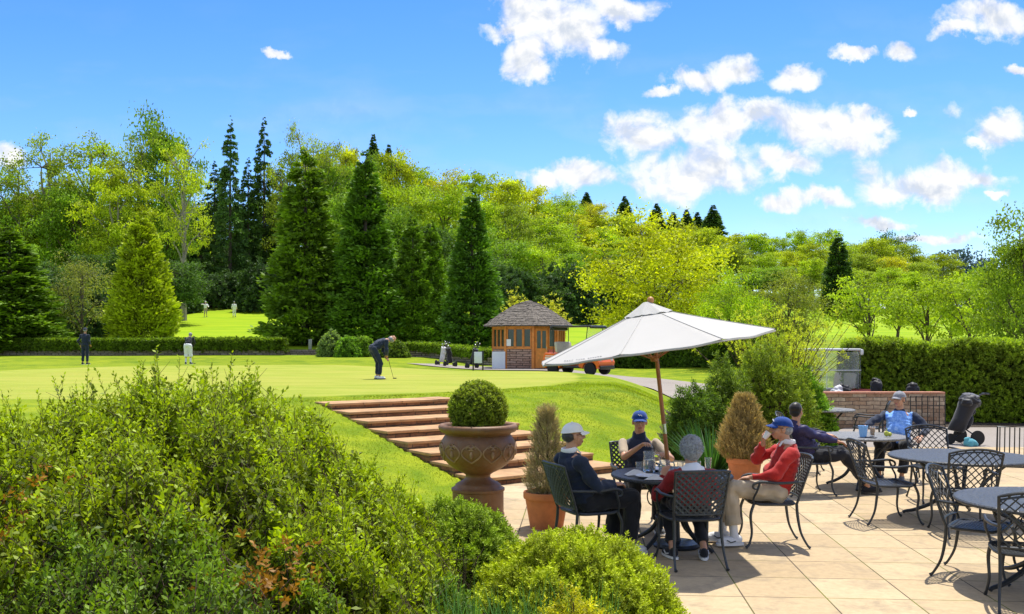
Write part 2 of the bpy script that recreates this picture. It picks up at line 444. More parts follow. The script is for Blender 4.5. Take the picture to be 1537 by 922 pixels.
def hedge(name, label, pts, w, h, n, L, W, color, seed, mat=None, base=None, cat='hedge', group=None, leaves=8, zoff=0, slen=.12, wob=.06):
    """box hedge along a polyline (x,y): shoots over sides and top, twiggy woody core"""
    rg = np.random.default_rng(seed); pts = [np.array(p, float) for p in pts]
    seg = [np.linalg.norm(b - a) for a, b in zip(pts, pts[1:])]; tot = sum(seg)
    x0, y0 = pts[0]; o = thing(name, label, cat, (x0, y0, tz(x0, y0)), 0, group); org = np.array(o.location)
    parts = []; g = G()
    for a, b, s in zip(pts, pts[1:], seg):
        m = int(n * s / tot); t = rg.uniform(0, 1, m); dr = (b - a) / s; nr = np.array([dr[1], -dr[0]])
        face = rg.choice(3, m, p=[.42, .36, .22]); q = rg.uniform(0, 1, m); ww = w * (1 + wob * np.sin(t * s * 2.1 + seed)); hh = h * (1 + wob * .6 * np.sin(t * s * 1.7))
        dep = rg.uniform(0, 1, m) ** 1.6 * .28 + .05 * np.sin(t * s * 6.3 + q * 9) * np.sin(q * 14 + t * s * 2)
        off = np.where(face == 0, 1 - dep, np.where(face == 1, q * 2 - 1, -(1 - dep))) * ww / 2
        zz = np.where(face == 1, (1 - dep * .6) * hh, q * hh)
        # round the shoulders
        xy = a[None] + dr[None] * (t * s)[:, None] + nr[None] * off[:, None]
        P = np.concatenate([xy, (TZ(xy[:, 0], xy[:, 1]) + zz + zoff)[:, None]], 1)
        nn = np.zeros((m, 3)); nn[:, :2] = nr[None] * np.sign(off)[:, None] * (face != 1)[:, None]; nn[:, 2] = (face == 1) * 1.
        D = unit(nn + rg.normal(size=(m, 3)) * .4 + np.array([0, 0, .35]))
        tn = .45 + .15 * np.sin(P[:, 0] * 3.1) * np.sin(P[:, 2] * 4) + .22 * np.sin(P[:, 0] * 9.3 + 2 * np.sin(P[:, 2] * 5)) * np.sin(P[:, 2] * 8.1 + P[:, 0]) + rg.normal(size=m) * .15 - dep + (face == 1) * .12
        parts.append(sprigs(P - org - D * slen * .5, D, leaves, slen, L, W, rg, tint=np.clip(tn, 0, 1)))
        for k in range(int(s / .35)):
            p = a + dr * (k + .5) * .35; z = tz(*p)
            q0 = np.array([p[0], p[1], z]) - org
            for j in range(3):
                e = q0 + np.array([*(nr * rg.uniform(-.4, .4) * w + dr * rg.uniform(-.3, .3)), h * rg.uniform(.7, .95) + zoff]); g.tube([tuple(q0), tuple((q0 + e) / 2 + rg.normal(size=3) * .04), tuple(e)], [.02, .015, .006], 4)
        # leafy inside: larger sprigs in a darker tint
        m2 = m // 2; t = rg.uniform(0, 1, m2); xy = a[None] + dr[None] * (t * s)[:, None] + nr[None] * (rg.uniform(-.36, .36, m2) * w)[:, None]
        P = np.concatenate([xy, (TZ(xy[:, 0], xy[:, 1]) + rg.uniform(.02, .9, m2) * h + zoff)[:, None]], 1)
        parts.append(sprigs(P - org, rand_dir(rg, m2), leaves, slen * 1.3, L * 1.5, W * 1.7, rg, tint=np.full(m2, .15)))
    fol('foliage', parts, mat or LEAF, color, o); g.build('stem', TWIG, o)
    return o

def blades(P, D, L, W, rg, droop=.5, segs=3):
    """curving strap leaves"""
    n = len(P); D = unit(D); S = unit(np.cross(D, np.array([0, 0, 1.]) + rg.normal(size=(n, 3)) * .3)); L = np.broadcast_to(L, (n,))[:, None]; W = np.broadcast_to(W, (n,))[:, None]
    rows = []; hz = D * np.array([1, 1, 0.])
    for i in range(segs + 1):
        t = i / segs; c = P + D * L * t + (hz * .6 - np.array([0, 0, .5])) * L * droop * t * t * .7; w = W * (1 - t ** 1.6) * .5 + .0006
        rows.append(c - S * w); rows.append(c + S * w)
    V = np.stack(rows, 1); k = 2 * (segs + 1)
    q = np.array([[2 * i, 2 * i + 1, 2 * i + 3, 2 * i + 2] for i in range(segs)])[None] + (np.arange(n) * k)[:, None, None]
    T = np.repeat(np.clip(.5 + rg.normal(size=n) * .2, 0, 1), segs)
    return V.reshape(-1, 3), q.reshape(-1, 4), T
# ------------------------------------------------------------------ ground
def grass_mat():
    t = nm('lawn'); pos = t.co('World')
    big = t.noise(.18, 4, .6, vec=pos); mid = t.noise(1.3, 5, .62, vec=pos)
    fine = t.noise(26, 4, .7, vec=pos); streak = t.noise(1.0, 4, .6, vec=t.mapping(pos, (.9, 3.2, 1)))
    rough = t.mix(t.ramp(big, [(.35, 0.), (.65, 1)]), (.085, .165, .005), (.185, .258, .009))
    rough = t.mix(t.ramp(mid, [(.38, 0.), (.62, .8)]), rough, (.29, .335, .012))
    rough = t.mix(t.ramp(streak, [(.5, 0.), (.75, .45)]), rough, (.115, .19, .006))
    rough = t.mix(1., rough, t.ramp(fine, [(.25, .62), (.75, 1.3)]), 'MULTIPLY')
    sx = t.n('ShaderNodeSeparateXYZ'); t.l(pos, sx.inputs[0])
    ex = t.math('DIVIDE', t.math('ADD', sx.outputs[0], 8.3), 10.6); ey = t.math('DIVIDE', t.math('SUBTRACT', sx.outputs[1], 31.5), 13.0)
    r = t.math('ADD', t.math('MULTIPLY', ex, ex), t.math('MULTIPLY', ey, ey))
    r = t.math('ADD', r, t.math('MULTIPLY', t.math('SUBTRACT', t.noise(.35, 2, .5, vec=pos), .5), .25))
    msk = t.ramp(r, [(.94, 1.), (.99, 0)])
    # mown bands across the green and slightly worn, paler patches
    bands = t.math('SINE', t.math('MULTIPLY', t.math('ADD', sx.outputs[1], t.math('MULTIPLY', sx.outputs[0], .25)), 2.6))
    gr = t.mix(t.ramp(t.noise(.8, 5, .6, vec=t.mapping(pos, (.5, 1.6, 1))), [(.35, 0.), (.65, 1)]), (.245, .300, .030), (.345, .365, .058))
    gr = t.mix(t.ramp(t.noise(.22, 4, .6, vec=pos), [(.45, 0.), (.7, .6)]), gr, (.38, .35, .07))
    gr = t.mix(t.ramp(bands, [(.35, 0.), (.65, .10)]), gr, (.20, .28, .016))
    gr = t.mix(1., gr, t.ramp(fine, [(.25, .85), (.75, 1.12)]), 'MULTIPLY')
    c = t.mix(msk, rough, gr)
    fm = t.ramp(t.math('DIVIDE', sx.outputs[1], 100.), [(.58, 0.), (.66, 1)])
    c = t.mix(fm, c, t.mix(t.ramp(t.noise(.35, 4, .6, vec=t.mapping(pos, (.5, 1.5, 1))), [(.35, 0.), (.65, 1)]), (.20, .33, .006), (.30, .40, .010)))
    wm = t.ramp(t.math('DIVIDE', sx.outputs[1], 200.), [(.56, 0.), (.60, 1)])
    c = t.mix(wm, c, (.045, .07, .014))
    b = t.math('ADD', t.math('MULTIPLY', fine, .6), t.noise(70, 3, .7, vec=pos))
    return t.out(t.bsdf(c, .9, 0, .1, bump=b, bs=.4, bd=.02))
LAWN = grass_mat()
def patio_in(x, y):
    """inside of the paved terrace"""
    poly = [(1.62, 3), (1.45, 7), (.55, 8.7), (-.25, 10.4), (-.55, 12.5), (-.45, 13.75), (1.75, 15.4), (2.1, 16.4), (3.2, 17.4), (4.6, 18.3), (6.2, 19.0), (22, 19.0), (22, 3)]
    inside = np.zeros(np.shape(x), bool)
    for i in range(len(poly)):
        x1, y1 = poly[i]; x2, y2 = poly[i - 1]
        c = ((y1 > y) != (y2 > y)) & (x < (x2 - x1) * (y - y1) / (y2 - y1 + 1e-12) + x1)
        inside ^= c
    return poly, inside
PATIO, _ = patio_in(np.array([0.]), np.array([0.]))
xs = np.concatenate([-np.geomspace(1500, 31, 26), np.arange(-30, -8, .9), np.arange(-8, 14, .16), np.arange(14, 40, .9), np.geomspace(41, 1500, 26)])
ys = np.concatenate([-np.geomspace(400, 3, 10), np.arange(-2, 10, .5), np.arange(10, 24, .16), np.arange(24, 62, .4), np.arange(62, 130, 1.5), np.geomspace(131, 3000, 30)])
X, Y = np.meshgrid(xs, ys); Z = TZ(X, Y)
# shallow bed under the paving and the drive
_, ins = patio_in(X, Y)
Z = np.where(ins, np.minimum(Z, 0) - .08, Z)
flatpart = ss(18.4, 19.2, Y) * (1 - ss(23.0, 23.6, Y)) * ss(5.0, 6.5, X)
Z = Z - .05 * flatpart
V = np.stack([X, Y, Z], -1).reshape(-1, 3); nx, ny = len(xs), len(ys)
I = np.arange(nx * ny).reshape(ny, nx); Q = np.stack([I[:-1, :-1], I[:-1, 1:], I[1:, 1:], I[1:, :-1]], -1).reshape(-1, 4)
me = fast_mesh('ground', V, Q, None, LAWN, smooth=True); me.materials.append(SOIL)
cx = V[Q].mean(1)
soil = (cx[:, 0] > -6) & (cx[:, 0] < 1.8) & (cx[:, 1] < 9.2 + .12 * cx[:, 0]) | ((np.hypot(cx[:, 0] - .15, cx[:, 1] - 12.1) < .75) & (cx[:, 0] > -.25)) | ((cx[:, 0] > 2.2) & (cx[:, 0] < 7.2) & (cx[:, 1] > 15.5) & (cx[:, 1] < 22.5) & (cx[:, 0] > 2.3 + (cx[:, 1] - 16) * .2)) | ((cx[:, 1] > 23.3) & (cx[:, 1] < 26) & (cx[:, 0] > 6.5))
me.polygons.foreach_set('material_index', soil.astype(np.int32))
tag(link(bpy.data.objects.new('ground', me)), kind='structure')

def paving_mat():
    t = nm('sandstone_paving'); pos = t.mapping(t.co('World'), (1, 1, 1), (0, 0, math.radians(4)))
    def brick(sz, seed):
        b = t.n('ShaderNodeTexBrick', offset=0.0, squash=1.0); b.inputs['Scale'].default_value = 1; b.inputs['Mortar Size'].default_value = sz
        b.inputs['Mortar Smooth'].default_value = .25; b.inputs['Brick Width'].default_value = .66; b.inputs['Row Height'].default_value = .66; b.inputs['Bias'].default_value = 0
        b.inputs['Color1'].default_value = (0, 0, 0, 1); b.inputs['Color2'].default_value = (1, 1, 1, 1); b.inputs['Mortar'].default_value = (.5, .5, .5, 1)
        t.l(pos, b.inputs['Vector']); return b
    b = brick(.007, 0); n = t.noise(1.1, 5, .65, vec=pos); f = t.noise(14, 6, .7, vec=pos); st = t.noise(2.4, 6, .7, vec=pos, dist=.6)
    c = t.mix(b.outputs['Color'], (.40, .295, .165), (.55, .425, .255))
    c = t.mix(t.ramp(n, [(.35, 0.), (.7, .6)]), c, (.45, .33, .19))
    c = t.mix(t.ramp(st, [(.50, 0.), (.68, .6)]), c, (.24, .19, .13))
    c = t.mix(1., c, t.ramp(f, [(.25, .82), (.75, 1.12)]), 'MULTIPLY')
    moss = t.mix(t.ramp(t.noise(1.6, 3, .6, vec=pos), [(.45, 0.), (.6, 1)]), (.10, .075, .045), (.17, .17, .03))
    c = t.mix(b.outputs['Fac'], c, moss)
    h = t.math('ADD', t.math('MULTIPLY', b.outputs['Fac'], -1.6), t.math('MULTIPLY', f, .35))
    return t.out(t.bsdf(c, .82, 0, .25, bump=h, bs=.55, bd=.008))
PAVE = paving_mat()
g = G(); g.prism(PATIO, -.06, 0.0); o = g.build('patio', PAVE, smooth=False); tag(o, kind='structure')

def asphalt_mat():
    t = nm('asphalt'); pos = t.co('World'); n = t.noise(.7, 5, .6, vec=pos); f = t.noise(60, 3, .7, vec=pos)
    c = t.mix(n, (.23, .20, .175), (.36, .32, .28)); c = t.mix(1., c, t.ramp(f, [(.3, .8), (.7, 1.15)]), 'MULTIPLY')
    return t.out(t.bsdf(c, .92, 0, .2, bump=f, bs=.4, bd=.006))
ASPH = asphalt_mat()
def ribbon(name, pts, w, off, mat, n=12, cross=8):
    P, _ = smooth_path([(*p, 0) for p in pts], 1, n); V = []; W = w if hasattr(w, '__len__') else [w] * len(pts)
    for i, p in enumerate(P):
        tt = (P[min(i + 1, len(P) - 1)] - P[max(i - 1, 0)]).normalized(); nr = Vector((tt.y, -tt.x, 0)); k = i / n; wi = np.interp(k, range(len(W)), W)
        for j in range(cross + 1):
            q = p + nr * wi * (j / cross - .5); V.append((q.x, q.y, tz(q.x, q.y) + off))
    m = cross + 1; Q = [(i * m + j, i * m + j + 1, (i + 1) * m + j + 1, (i + 1) * m + j) for i in range(len(P) - 1) for j in range(cross)]
    return tag(link(bpy.data.objects.new(name, fast_mesh(name, np.array(V), np.array(Q), None, mat, True))), kind='structure')
ribbon('drive', [(-4.6, 50.5), (-1.4, 46.4), (1.4, 43.2), (3.6, 38.6), (5.8, 33.6), (7.4, 29), (8.6, 26.5)], [2.2, 3.2, 4.2, 4.6, 4.4, 4, 4], .035, ASPH)
V = []; nn = 30
g = G(); g.prism([(6.2, 19.004), (22, 19.004), (22, 23.6), (8.2, 23.6), (7.2, 22)], -.12, -.004); tag(g.build('driveway', ASPH, smooth=False), kind='structure')

# ------------------------------------------------------------------ stairs
TREAD = simple('red_sandstone', (.46, .27, .125), .85, var=.35, scale=3, bump=.6, bd=.01)
def brick_mat(name, a, b, mortar, bw=.22, rh=.07, scale=1, mort=.01, rot=0):
    t = nm(name); v = t.co('Object'); br = t.n('ShaderNodeTexBrick', offset=.5)
    sx = t.n('ShaderNodeSeparateXYZ'); t.l(v, sx.inputs[0]); cb = t.n('ShaderNodeCombineXYZ')
    t.l(t.math('ADD', sx.outputs[0], sx.outputs[1]), cb.inputs[0]); t.l(sx.outputs[2], cb.inputs[1])
    nv = t.n('ShaderNodeVectorMath', operation='ADD'); dn = t.n('ShaderNodeTexNoise'); dn.inputs['Scale'].default_value = 5; t.l(v, dn.inputs['Vector'])
    sc = t.n('ShaderNodeVectorMath', operation='SCALE'); sc.inputs['Scale'].default_value = .05; t.l(dn.outputs['Color'], sc.inputs[0]); t.l(cb.outputs[0], nv.inputs[0]); t.l(sc.outputs[0], nv.inputs[1])
    t.l(nv.outputs[0], br.inputs['Vector'])
    for k, x in (('Scale', scale), ('Mortar Size', mort), ('Brick Width', bw), ('Row Height', rh), ('Bias', 0.), ('Mortar Smooth', .3)): br.inputs[k].default_value = x
    br.inputs['Color1'].default_value = (*a, 1); br.inputs['Color2'].default_value = (*b, 1); br.inputs['Mortar'].default_value = (*mortar, 1)
    c = t.mix(1., br.outputs['Color'], t.ramp(t.noise(9, 5, .7), [(.25, .55), (.75, 1.35)]), 'MULTIPLY')
    h = t.math('ADD', t.math('MULTIPLY', br.outputs['Fac'], -1.), t.math('MULTIPLY', t.noise(25, 4, .7), .5))
    return t.out(t.bsdf(c, .9, 0, .2, bump=h, bs=.9, bd=.015))
RISER = brick_mat('riser_brick', (.20, .09, .045), (.30, .16, .08), (.10, .07, .05), .3, .08)
st = thing('garden_stairs', 'broad flight of low red sandstone steps cut into the grass bank behind the urn', 'stairs', (R0[0], R0[1], 0), math.atan2(SU[1], SU[0]))
# local x = along the step (0 at right end, negative leftwards), y = up the bank
rg = np.random.default_rng(3)
for i in range(NSTEP):
    z0 = i * STEP_R; z1 = z0 + STEP_R; y0 = i * STEP_T
    g = G(); g.box((-STEP_W / 2, y0 + .335, (z0 + z1 - .045) / 2 - .1), (STEP_W - .02, .66, STEP_R + .16)); g.build('riser', RISER, st, smooth=False)
    g = G(); x = -STEP_W
    while x < -.05:
        w = min(rg.uniform(.55, .85), -x)
        if -x - w < .25: w = -x
        dd = .02 * rg.normal(); g.box((x + w / 2, y0 + STEP_T / 2 - .005 + dd * .4, z1 - .022 + rg.normal() * .002), (w - .008, STEP_T + .03, .045), bev=.009, M=Matrix.Rotation(rg.normal() * .004, 3, 'Z')); x += w
    g.build('tread', TREAD, st)

# ------------------------------------------------------------------ urn and pots
def urn_mat():
    t = nm('glazed_earthenware'); n = t.noise(4, 6, .65); m = t.noise(18, 5, .6); dr = t.noise(5, 4, .6, vec=t.mapping(t.co('Object'), (5, 5, .6)))
    c = t.mix(t.ramp(n, [(.35, 0.), (.65, 1)]), (.155, .066, .022), (.235, .115, .045)); c = t.mix(t.ramp(dr, [(.5, 0.), (.75, .6)]), c, (.19, .14, .09)); c = t.mix(t.ramp(m, [(.6, 0.), (.75, .5)]), c, (.05, .03, .018))
    return t.out(t.bsdf(c, .55, 0, .5, bump=m, bs=.3, bd=.006))
URN = urn_mat()
ux, uy = wx(717, 11.5), 11.5
u = thing('garden_urn', 'big brown pedestal urn with scroll relief, holding a clipped box ball', 'urn', (ux, uy, 0))
g = G(); prof = [(.16, .50), (.27, .555), (.36, .62), (.425, .70), (.452, .79), (.442, .88), (.405, .94), (.385, .965), (.40, .985), (.445, 1.0), (.468, 1.03), (.472, 1.06), (.455, 1.085), (.42, 1.088), (.40, 1.06), (.39, 1.0)]
g.lathe(prof, 64)
def rb(z): return float(np.interp(z, [p[1] for p in prof[:8]], [p[0] for p in prof[:8]]))
NR = 11; rl = G()
for k in range(NR):
    a0 = 2 * PI * k / NR
    for sgn in (-1, 1):
        pts = []
        for j in range(15):
            q = j / 14; a = a0 + sgn * (.26 * math.sin(q * PI * .95)) ; z = .665 + .215 * q; r = rb(z) + .003; pts.append((r * math.cos(a), r * math.sin(a), z))
        for j in range(9):
            q = j / 8 * 1.6 * PI; rr = .035 * (1 - q / (2.2 * PI)); a = a0 + sgn * (.05 + (rr * math.cos(q)) / .43); z = .865 - .035 + rr * math.sin(q) * .8; pts.append(((rb(z) + .004) * math.cos(a), (rb(z) + .004) * math.sin(a), z))
        rl.tube(pts, .0095, 6)
    z = .76; rl.ell(((rb(z)) * math.cos(a0), rb(z) * math.sin(a0), z), (.02, .02, .045), Matrix.Rotation(a0, 3, 'Z'))
bo = g.build('bowl', URN, u, angle=60); rl.build('relief', simple('pale_relief', (.30, .185, .10), .7, var=.4), bo)
g = G(); g.lathe([(.30, .335), (.275, .345), (.27, .37), (.235, .395), (.18, .42), (.145, .455), (.15, .49), (.175, .505), (.16, .52)], 48); g.build('foot', URN, u, angle=60)
g = G(); g.lathe([(.315, 0), (.315, .03), (.305, .04), (.305, .29), (.318, .30), (.318, .325), (.30, .335)], 48); g.build('plinth', URN, u)
g = G(); g.lathe([(.01, .98), (.39, 1.0), (.39, 1.01), (.01, 1.03)], 32); g.build('soil', SOIL, u)
dome_shrub('box_ball', 'clipped round box ball growing in the top of the big urn', 'topiary', (ux, uy, 1.26), .335, .335, .325, 5200, .024, .014, (.15, .19, .022), GLOSSY, 5, leaves=9, slen=.045, lump=.03, zfrac=-9, jit=.5)

def pot(name, label, x, y, r, h):
    o = thing(name, label, 'flower pot', (x, y, 0)); g = G()
    g.lathe([(r * .72, 0), (r * .93, h * .78), (r * .94, h * .8), (r * 1.0, h * .81), (r * 1.02, h * .84), (r * 1.02, h * .97), (r, h), (r * .9, h), (r * .88, h * .9)], 48)
    g.build('pot', TERRA, o); s = G(); s.lathe([(.005, h * .88), (r * .89, h * .90), (r * .89, h * .91), (.005, h * .93)], 24); s.build('soil', SOIL, o); return o
pot('terracotta_pot', 'terracotta pot at the left, standing by the white-capped man and the stair foot', wx(820, 10.75), 10.75, .255, .40)
pot('terracotta_pot', 'terracotta pot behind the near table, by the spiky green plant', wx(1117, 13.8), 13.8, .25, .42)
def dried_conifer(label, x, y, z, H, R, n, seed, color, sparse=0):
    rg = np.random.default_rng(seed); o = thing('dried_conifer', label, 'shrub', (x, y, z))
    h = rg.uniform(0, 1, n) ** 1.25 * .93; a = rg.uniform(0, 6.28, n); pr = R * np.interp(h, [0, .12, .35, .7, 1], [.72, 1, .95, .5, .1])
    r = pr * rg.uniform(.25, 1, n) ** .6 * (1 + .1 * np.sin(a * 4 + h * 20)); P = np.stack([r * np.cos(a), r * np.sin(a), h * H * .86], 1)
    D = np.stack([np.cos(a) * .45, np.sin(a) * .45, np.ones(n)], 1) + rg.normal(size=(n, 3)) * .28
    parts = [sprigs(P, D, 7, .10, .055, .006, rg, spread=.45, tint=np.clip(.45 + rg.normal(size=n) * .25 - (1 - r / pr) * .4, 0, 1))]
    tv = tubes(P, P + unit(D) * .12, .0022, .001); parts.append(tv)
    c = fol('foliage', parts, DRY, color, o)
    m = n // 26; sel = rg.integers(0, n, m); P2 = P[sel]; P2[:, 2] *= .6; gs = fol('green_shoots', [sprigs(P2, D[sel], 8, .09, .04, .008, rg, spread=.5)], LEAF, (.12, .16, .02), o); gs['kind'] = 'stuff'
    g = G(); g.tube([(0, 0, -.04), (.01, 0, H * .5), (0, .01, H * .84)], [.02, .013, .003], 6)
    for k in range(26):
        aa = rg.uniform(0, 6.28); zz = rg.uniform(.02, .6) * H; rr = R * .7; g.tube([(0, 0, zz), (rr * .6 * math.cos(aa), rr * .6 * math.sin(aa), zz + .1), (rr * math.cos(aa), rr * math.sin(aa), zz + .3 * H * .6)], [.008, .005, .002], 4)
    g.build('stem', TWIG, o)
dried_conifer('sparse straggly dried conifer in the left terracotta pot', wx(820, 10.75), 10.75, .34, 1.17, .215, 1350, 3, (.50, .41, .22))
dried_conifer('dense straw-coloured dried conifer in the pot by the spiky plant', wx(1117, 13.8), 13.8, .36, 1.10, .33, 5200, 4, (.48, .36, .15))

# ------------------------------------------------------------------ chairs
def lattice(g, bp, W, H, sp, bw, th, nrm):
    """crossing strips over the panel; bp(u in -1..1, v in 0..1)"""
    k = int((W + H) / sp) + 1
    for sg in (1, -1):
        for i in range(-k, k + 1):
            c = i * sp; pts = []
            N = 40
            for j in range(N + 1):
                x = -W / 2 + W * j / N; y = c + sg * x + H / 2
                if 0 <= y <= H: pts.append((x, y))
            if len(pts) < 3: continue
            pts = pts[::3] + [pts[-1]]
            q = [bp(2 * x / W, y / H) for x, y in pts]
            g.tube(q, bw / 2, 4, flat=th / bw, up=nrm)
def chair_mesh(arch=.035, sp=.062, bw=.017, seat_sp=.05, wide=.46):
    """faces +Y; origin on the ground under the seat"""
    hw = wide / 2; P = {}
    def top(u): return .90 + arch * (1 - u * u)
    def bp(u, v):
        z = .50 + v * (top(u) - .50); t = (z - .44) / .46
        return Vector((u * (hw + .02 * v), -.225 - .15 * t - .035 * (1 - u * u), z))
    g = G()
    lattice(g, bp, wide, .41, sp, bw, .007, (0, -1, .3))
    edge = [bp(-1, v) for v in np.linspace(0, 1, 7)] + [bp(u, 1) for u in np.linspace(-.9, .9, 13)] + [bp(1, v) for v in np.linspace(1, 0, 7)] + [bp(u, 0) for u in np.linspace(.85, -.85, 9)]
    g.tube(edge, .0125, 7, closed=True)
    for s in (-1, 1): g.tube([bp(s, 0), (s * (hw - .01), -.225, .44)], .013, 7)
    # extra flat band under the crest
    g.tube([bp(u, .93) for u in np.linspace(-.97, .97, 13)], .012, 4, flat=.3, up=(0, -1, .3))
    P['backrest'] = g
    g = G(); ol = []
    for k in range(32):
        a = 2 * PI * k / 32; c, s = math.cos(a), math.sin(a); e = .45
        ol.append((math.copysign(abs(c) ** e, c) * (hw + .015 + .015 * s), math.copysign(abs(s) ** e, s) * .225, .44 + .008 * (s > .5)))
    g.tube(ol, .014, 7, closed=True)
    def sp_(u, v): return Vector((u * (hw + .01), (v - .5) * .44, .443 - .012 * (1 - u * u) * (1 - (2 * v - 1) ** 2)))
    lattice(g, sp_, wide + .02, .44, seat_sp, .021, .006, (0, 0, 1))
    P['seat'] = g
    P['legs'] = []
    for s in (-1, 1):
        g = G(); g.tube([(s * (hw - .005), .2, .44), (s * (hw + .01), .235, .33), (s * (hw + .005), .222, .16), (s * (hw + .02), .25, .05), (s * (hw + .025), .285, .012)], [.015, .015, .012, .011, .016], 8, smooth_n=4); P['legs'].append(g)
        g = G(); g.tube([(s * (hw - .01), -.225, .45), (s * (hw - .01), -.235, .32), (s * (hw), -.265, .16), (s * (hw + .01), -.325, .04), (s * (hw + .01), -.355, .012)], [.015, .015, .012, .011, .016], 8, smooth_n=4); P['legs'].append(g)
    P['arms'] = []
    for s in (-1, 1):
        g = G(); g.tube([bp(s, .42), (s * (hw + .04), -.2, .665), (s * (hw + .055), -.02, .66), (s * (hw + .05), .13, .672), (s * (hw + .045), .205, .65), (s * (hw + .04), .215, .61), (s * (hw + .035), .18, .60), (s * (hw + .035), .165, .625)], [.011, .013, .015, .015, .013, .011, .009, .007], 8, smooth_n=4)
        g.tube([(s * (hw + .045), .15, .66), (s * (hw + .04), .175, .58), (s * (hw + .01), .205, .5), (s * (hw - .005), .2, .44)], .011, 7, smooth_n=3); P['arms'].append(g)
    return P
def chair_proto(mat, **k):
    P = chair_mesh(**k); d = {}
    d['seat'] = P['seat'].mesh('seat', mat); d['backrest'] = P['backrest'].mesh('backrest', mat)
    d['legs'] = [g.mesh('leg', mat) for g in P['legs']]; d['arms'] = [g.mesh('armrest', mat) for g in P['arms']]; return d
CH_A = chair_proto(IRON2, arch=.008, sp=.056, bw=.028)
CH_B = chair_proto(IRON, arch=.05, sp=.075, bw=.015, wide=.5)
def chair(x, y, face, label, kind=CH_B, group='lattice back metal patio chairs', rz=None):
    """face = (dx,dy) the sitter looks along"""
    o = thing('patio_chair', label, 'chair', (x, y, 0), math.atan2(face[1], face[0]) - PI / 2, group)
    for n_, m in (('seat', kind['seat']), ('backrest', kind['backrest'])): link(bpy.data.objects.new(n_, m), o)
    for m in kind['legs']: link(bpy.data.objects.new('leg', m), o)
    for m in kind['arms']: link(bpy.data.objects.new('armrest', m), o)
    return o
c_white = chair(.74, 9.33, (.9, .36), 'metal chair the white-capped man sits in, left of the near table', CH_A)
c_back = chair(1.66, 9.0, (-.12, 1), 'metal chair with its back to us at the near table, grey-haired sitter in it', CH_A)
c_red = chair(2.62, 9.86, (-1, .03), 'metal chair holding the man in the red sweater, right of the near table', CH_A)
c_vest = chair(1.42, 10.85, (.1, -1), 'metal chair under the man in a navy vest, across the near table', CH_A)
chair(4.02, 13.1, (1, .12), 'metal chair under the man in the purple jacket, behind the red sweater', CH_A)
chair(5.83, 14.55, (-.45, -.9), 'metal chair under the man in pale blue, behind the middle table', CH_B)
chair(4.32, 11.1, (1, .05), 'empty lattice chair seen side on, standing alone left of the large oval table', CH_B)
chair(5.52, 12.55, (-.05, -1), 'empty lattice chair at the far side of the large oval table, facing us', CH_B)
chair(4.86, 10.4, (.1, 1), 'empty open-lattice chair, back to us, at the near side of the large oval table', CH_B)
chair(4.12, 8.5, (.80, -.6), 'empty chair turned to the right at the left edge of the nearest corner table', CH_B)
chair(4.02, 7.5, (.32, .95), 'nearest big dark lattice chair, cut by the right edge of the photo', CH_B)
chair(6.5, 11.5, (-1, .0), 'chair right of the large oval table, only its seat showing at the edge', CH_B)
chair(4.62, 15.3, (.9, -.4), 'far lattice chair half hidden behind the man in the purple jacket', CH_B)
chair(6.75, 18.4, (-.9, .35), 'far chair beside the small table in front of the stone wall', CH_B)
# slatted seat at the right edge
o = thing('slatted_chair', 'dark chair with upright bars in its back, at the right edge of the photo', 'chair', (6.62, 12.75, 0), math.radians(-20))
g = G(); [g.tube([(x, -.24 - .03, .5), (x, -.33, .96)], .008, 6) for x in np.linspace(-.2, .2, 8)]; g.tube([(-.23, -.24, .47), (-.23, -.34, .97), (.23, -.34, .97), (.23, -.24, .47)], .013, 7); g.build('backrest', IRON, o)
g = G(); [g.box((x, 0, .45), (.04, .44, .012)) for x in np.linspace(-.2, .2, 9)]; g.tube([(-.23, -.23, .44), (.23, -.23, .44), (.23, .23, .44), (-.23, .23, .44)], .012, 6, closed=True); g.build('seat', IRON, o)
for sx in (-1, 1):
    for sy in (-1, 1): g = G(); g.tube([(sx * .22, sy * .22, .44), (sx * .24, sy * .25, .01)], .012, 6); g.build('leg', IRON, o)

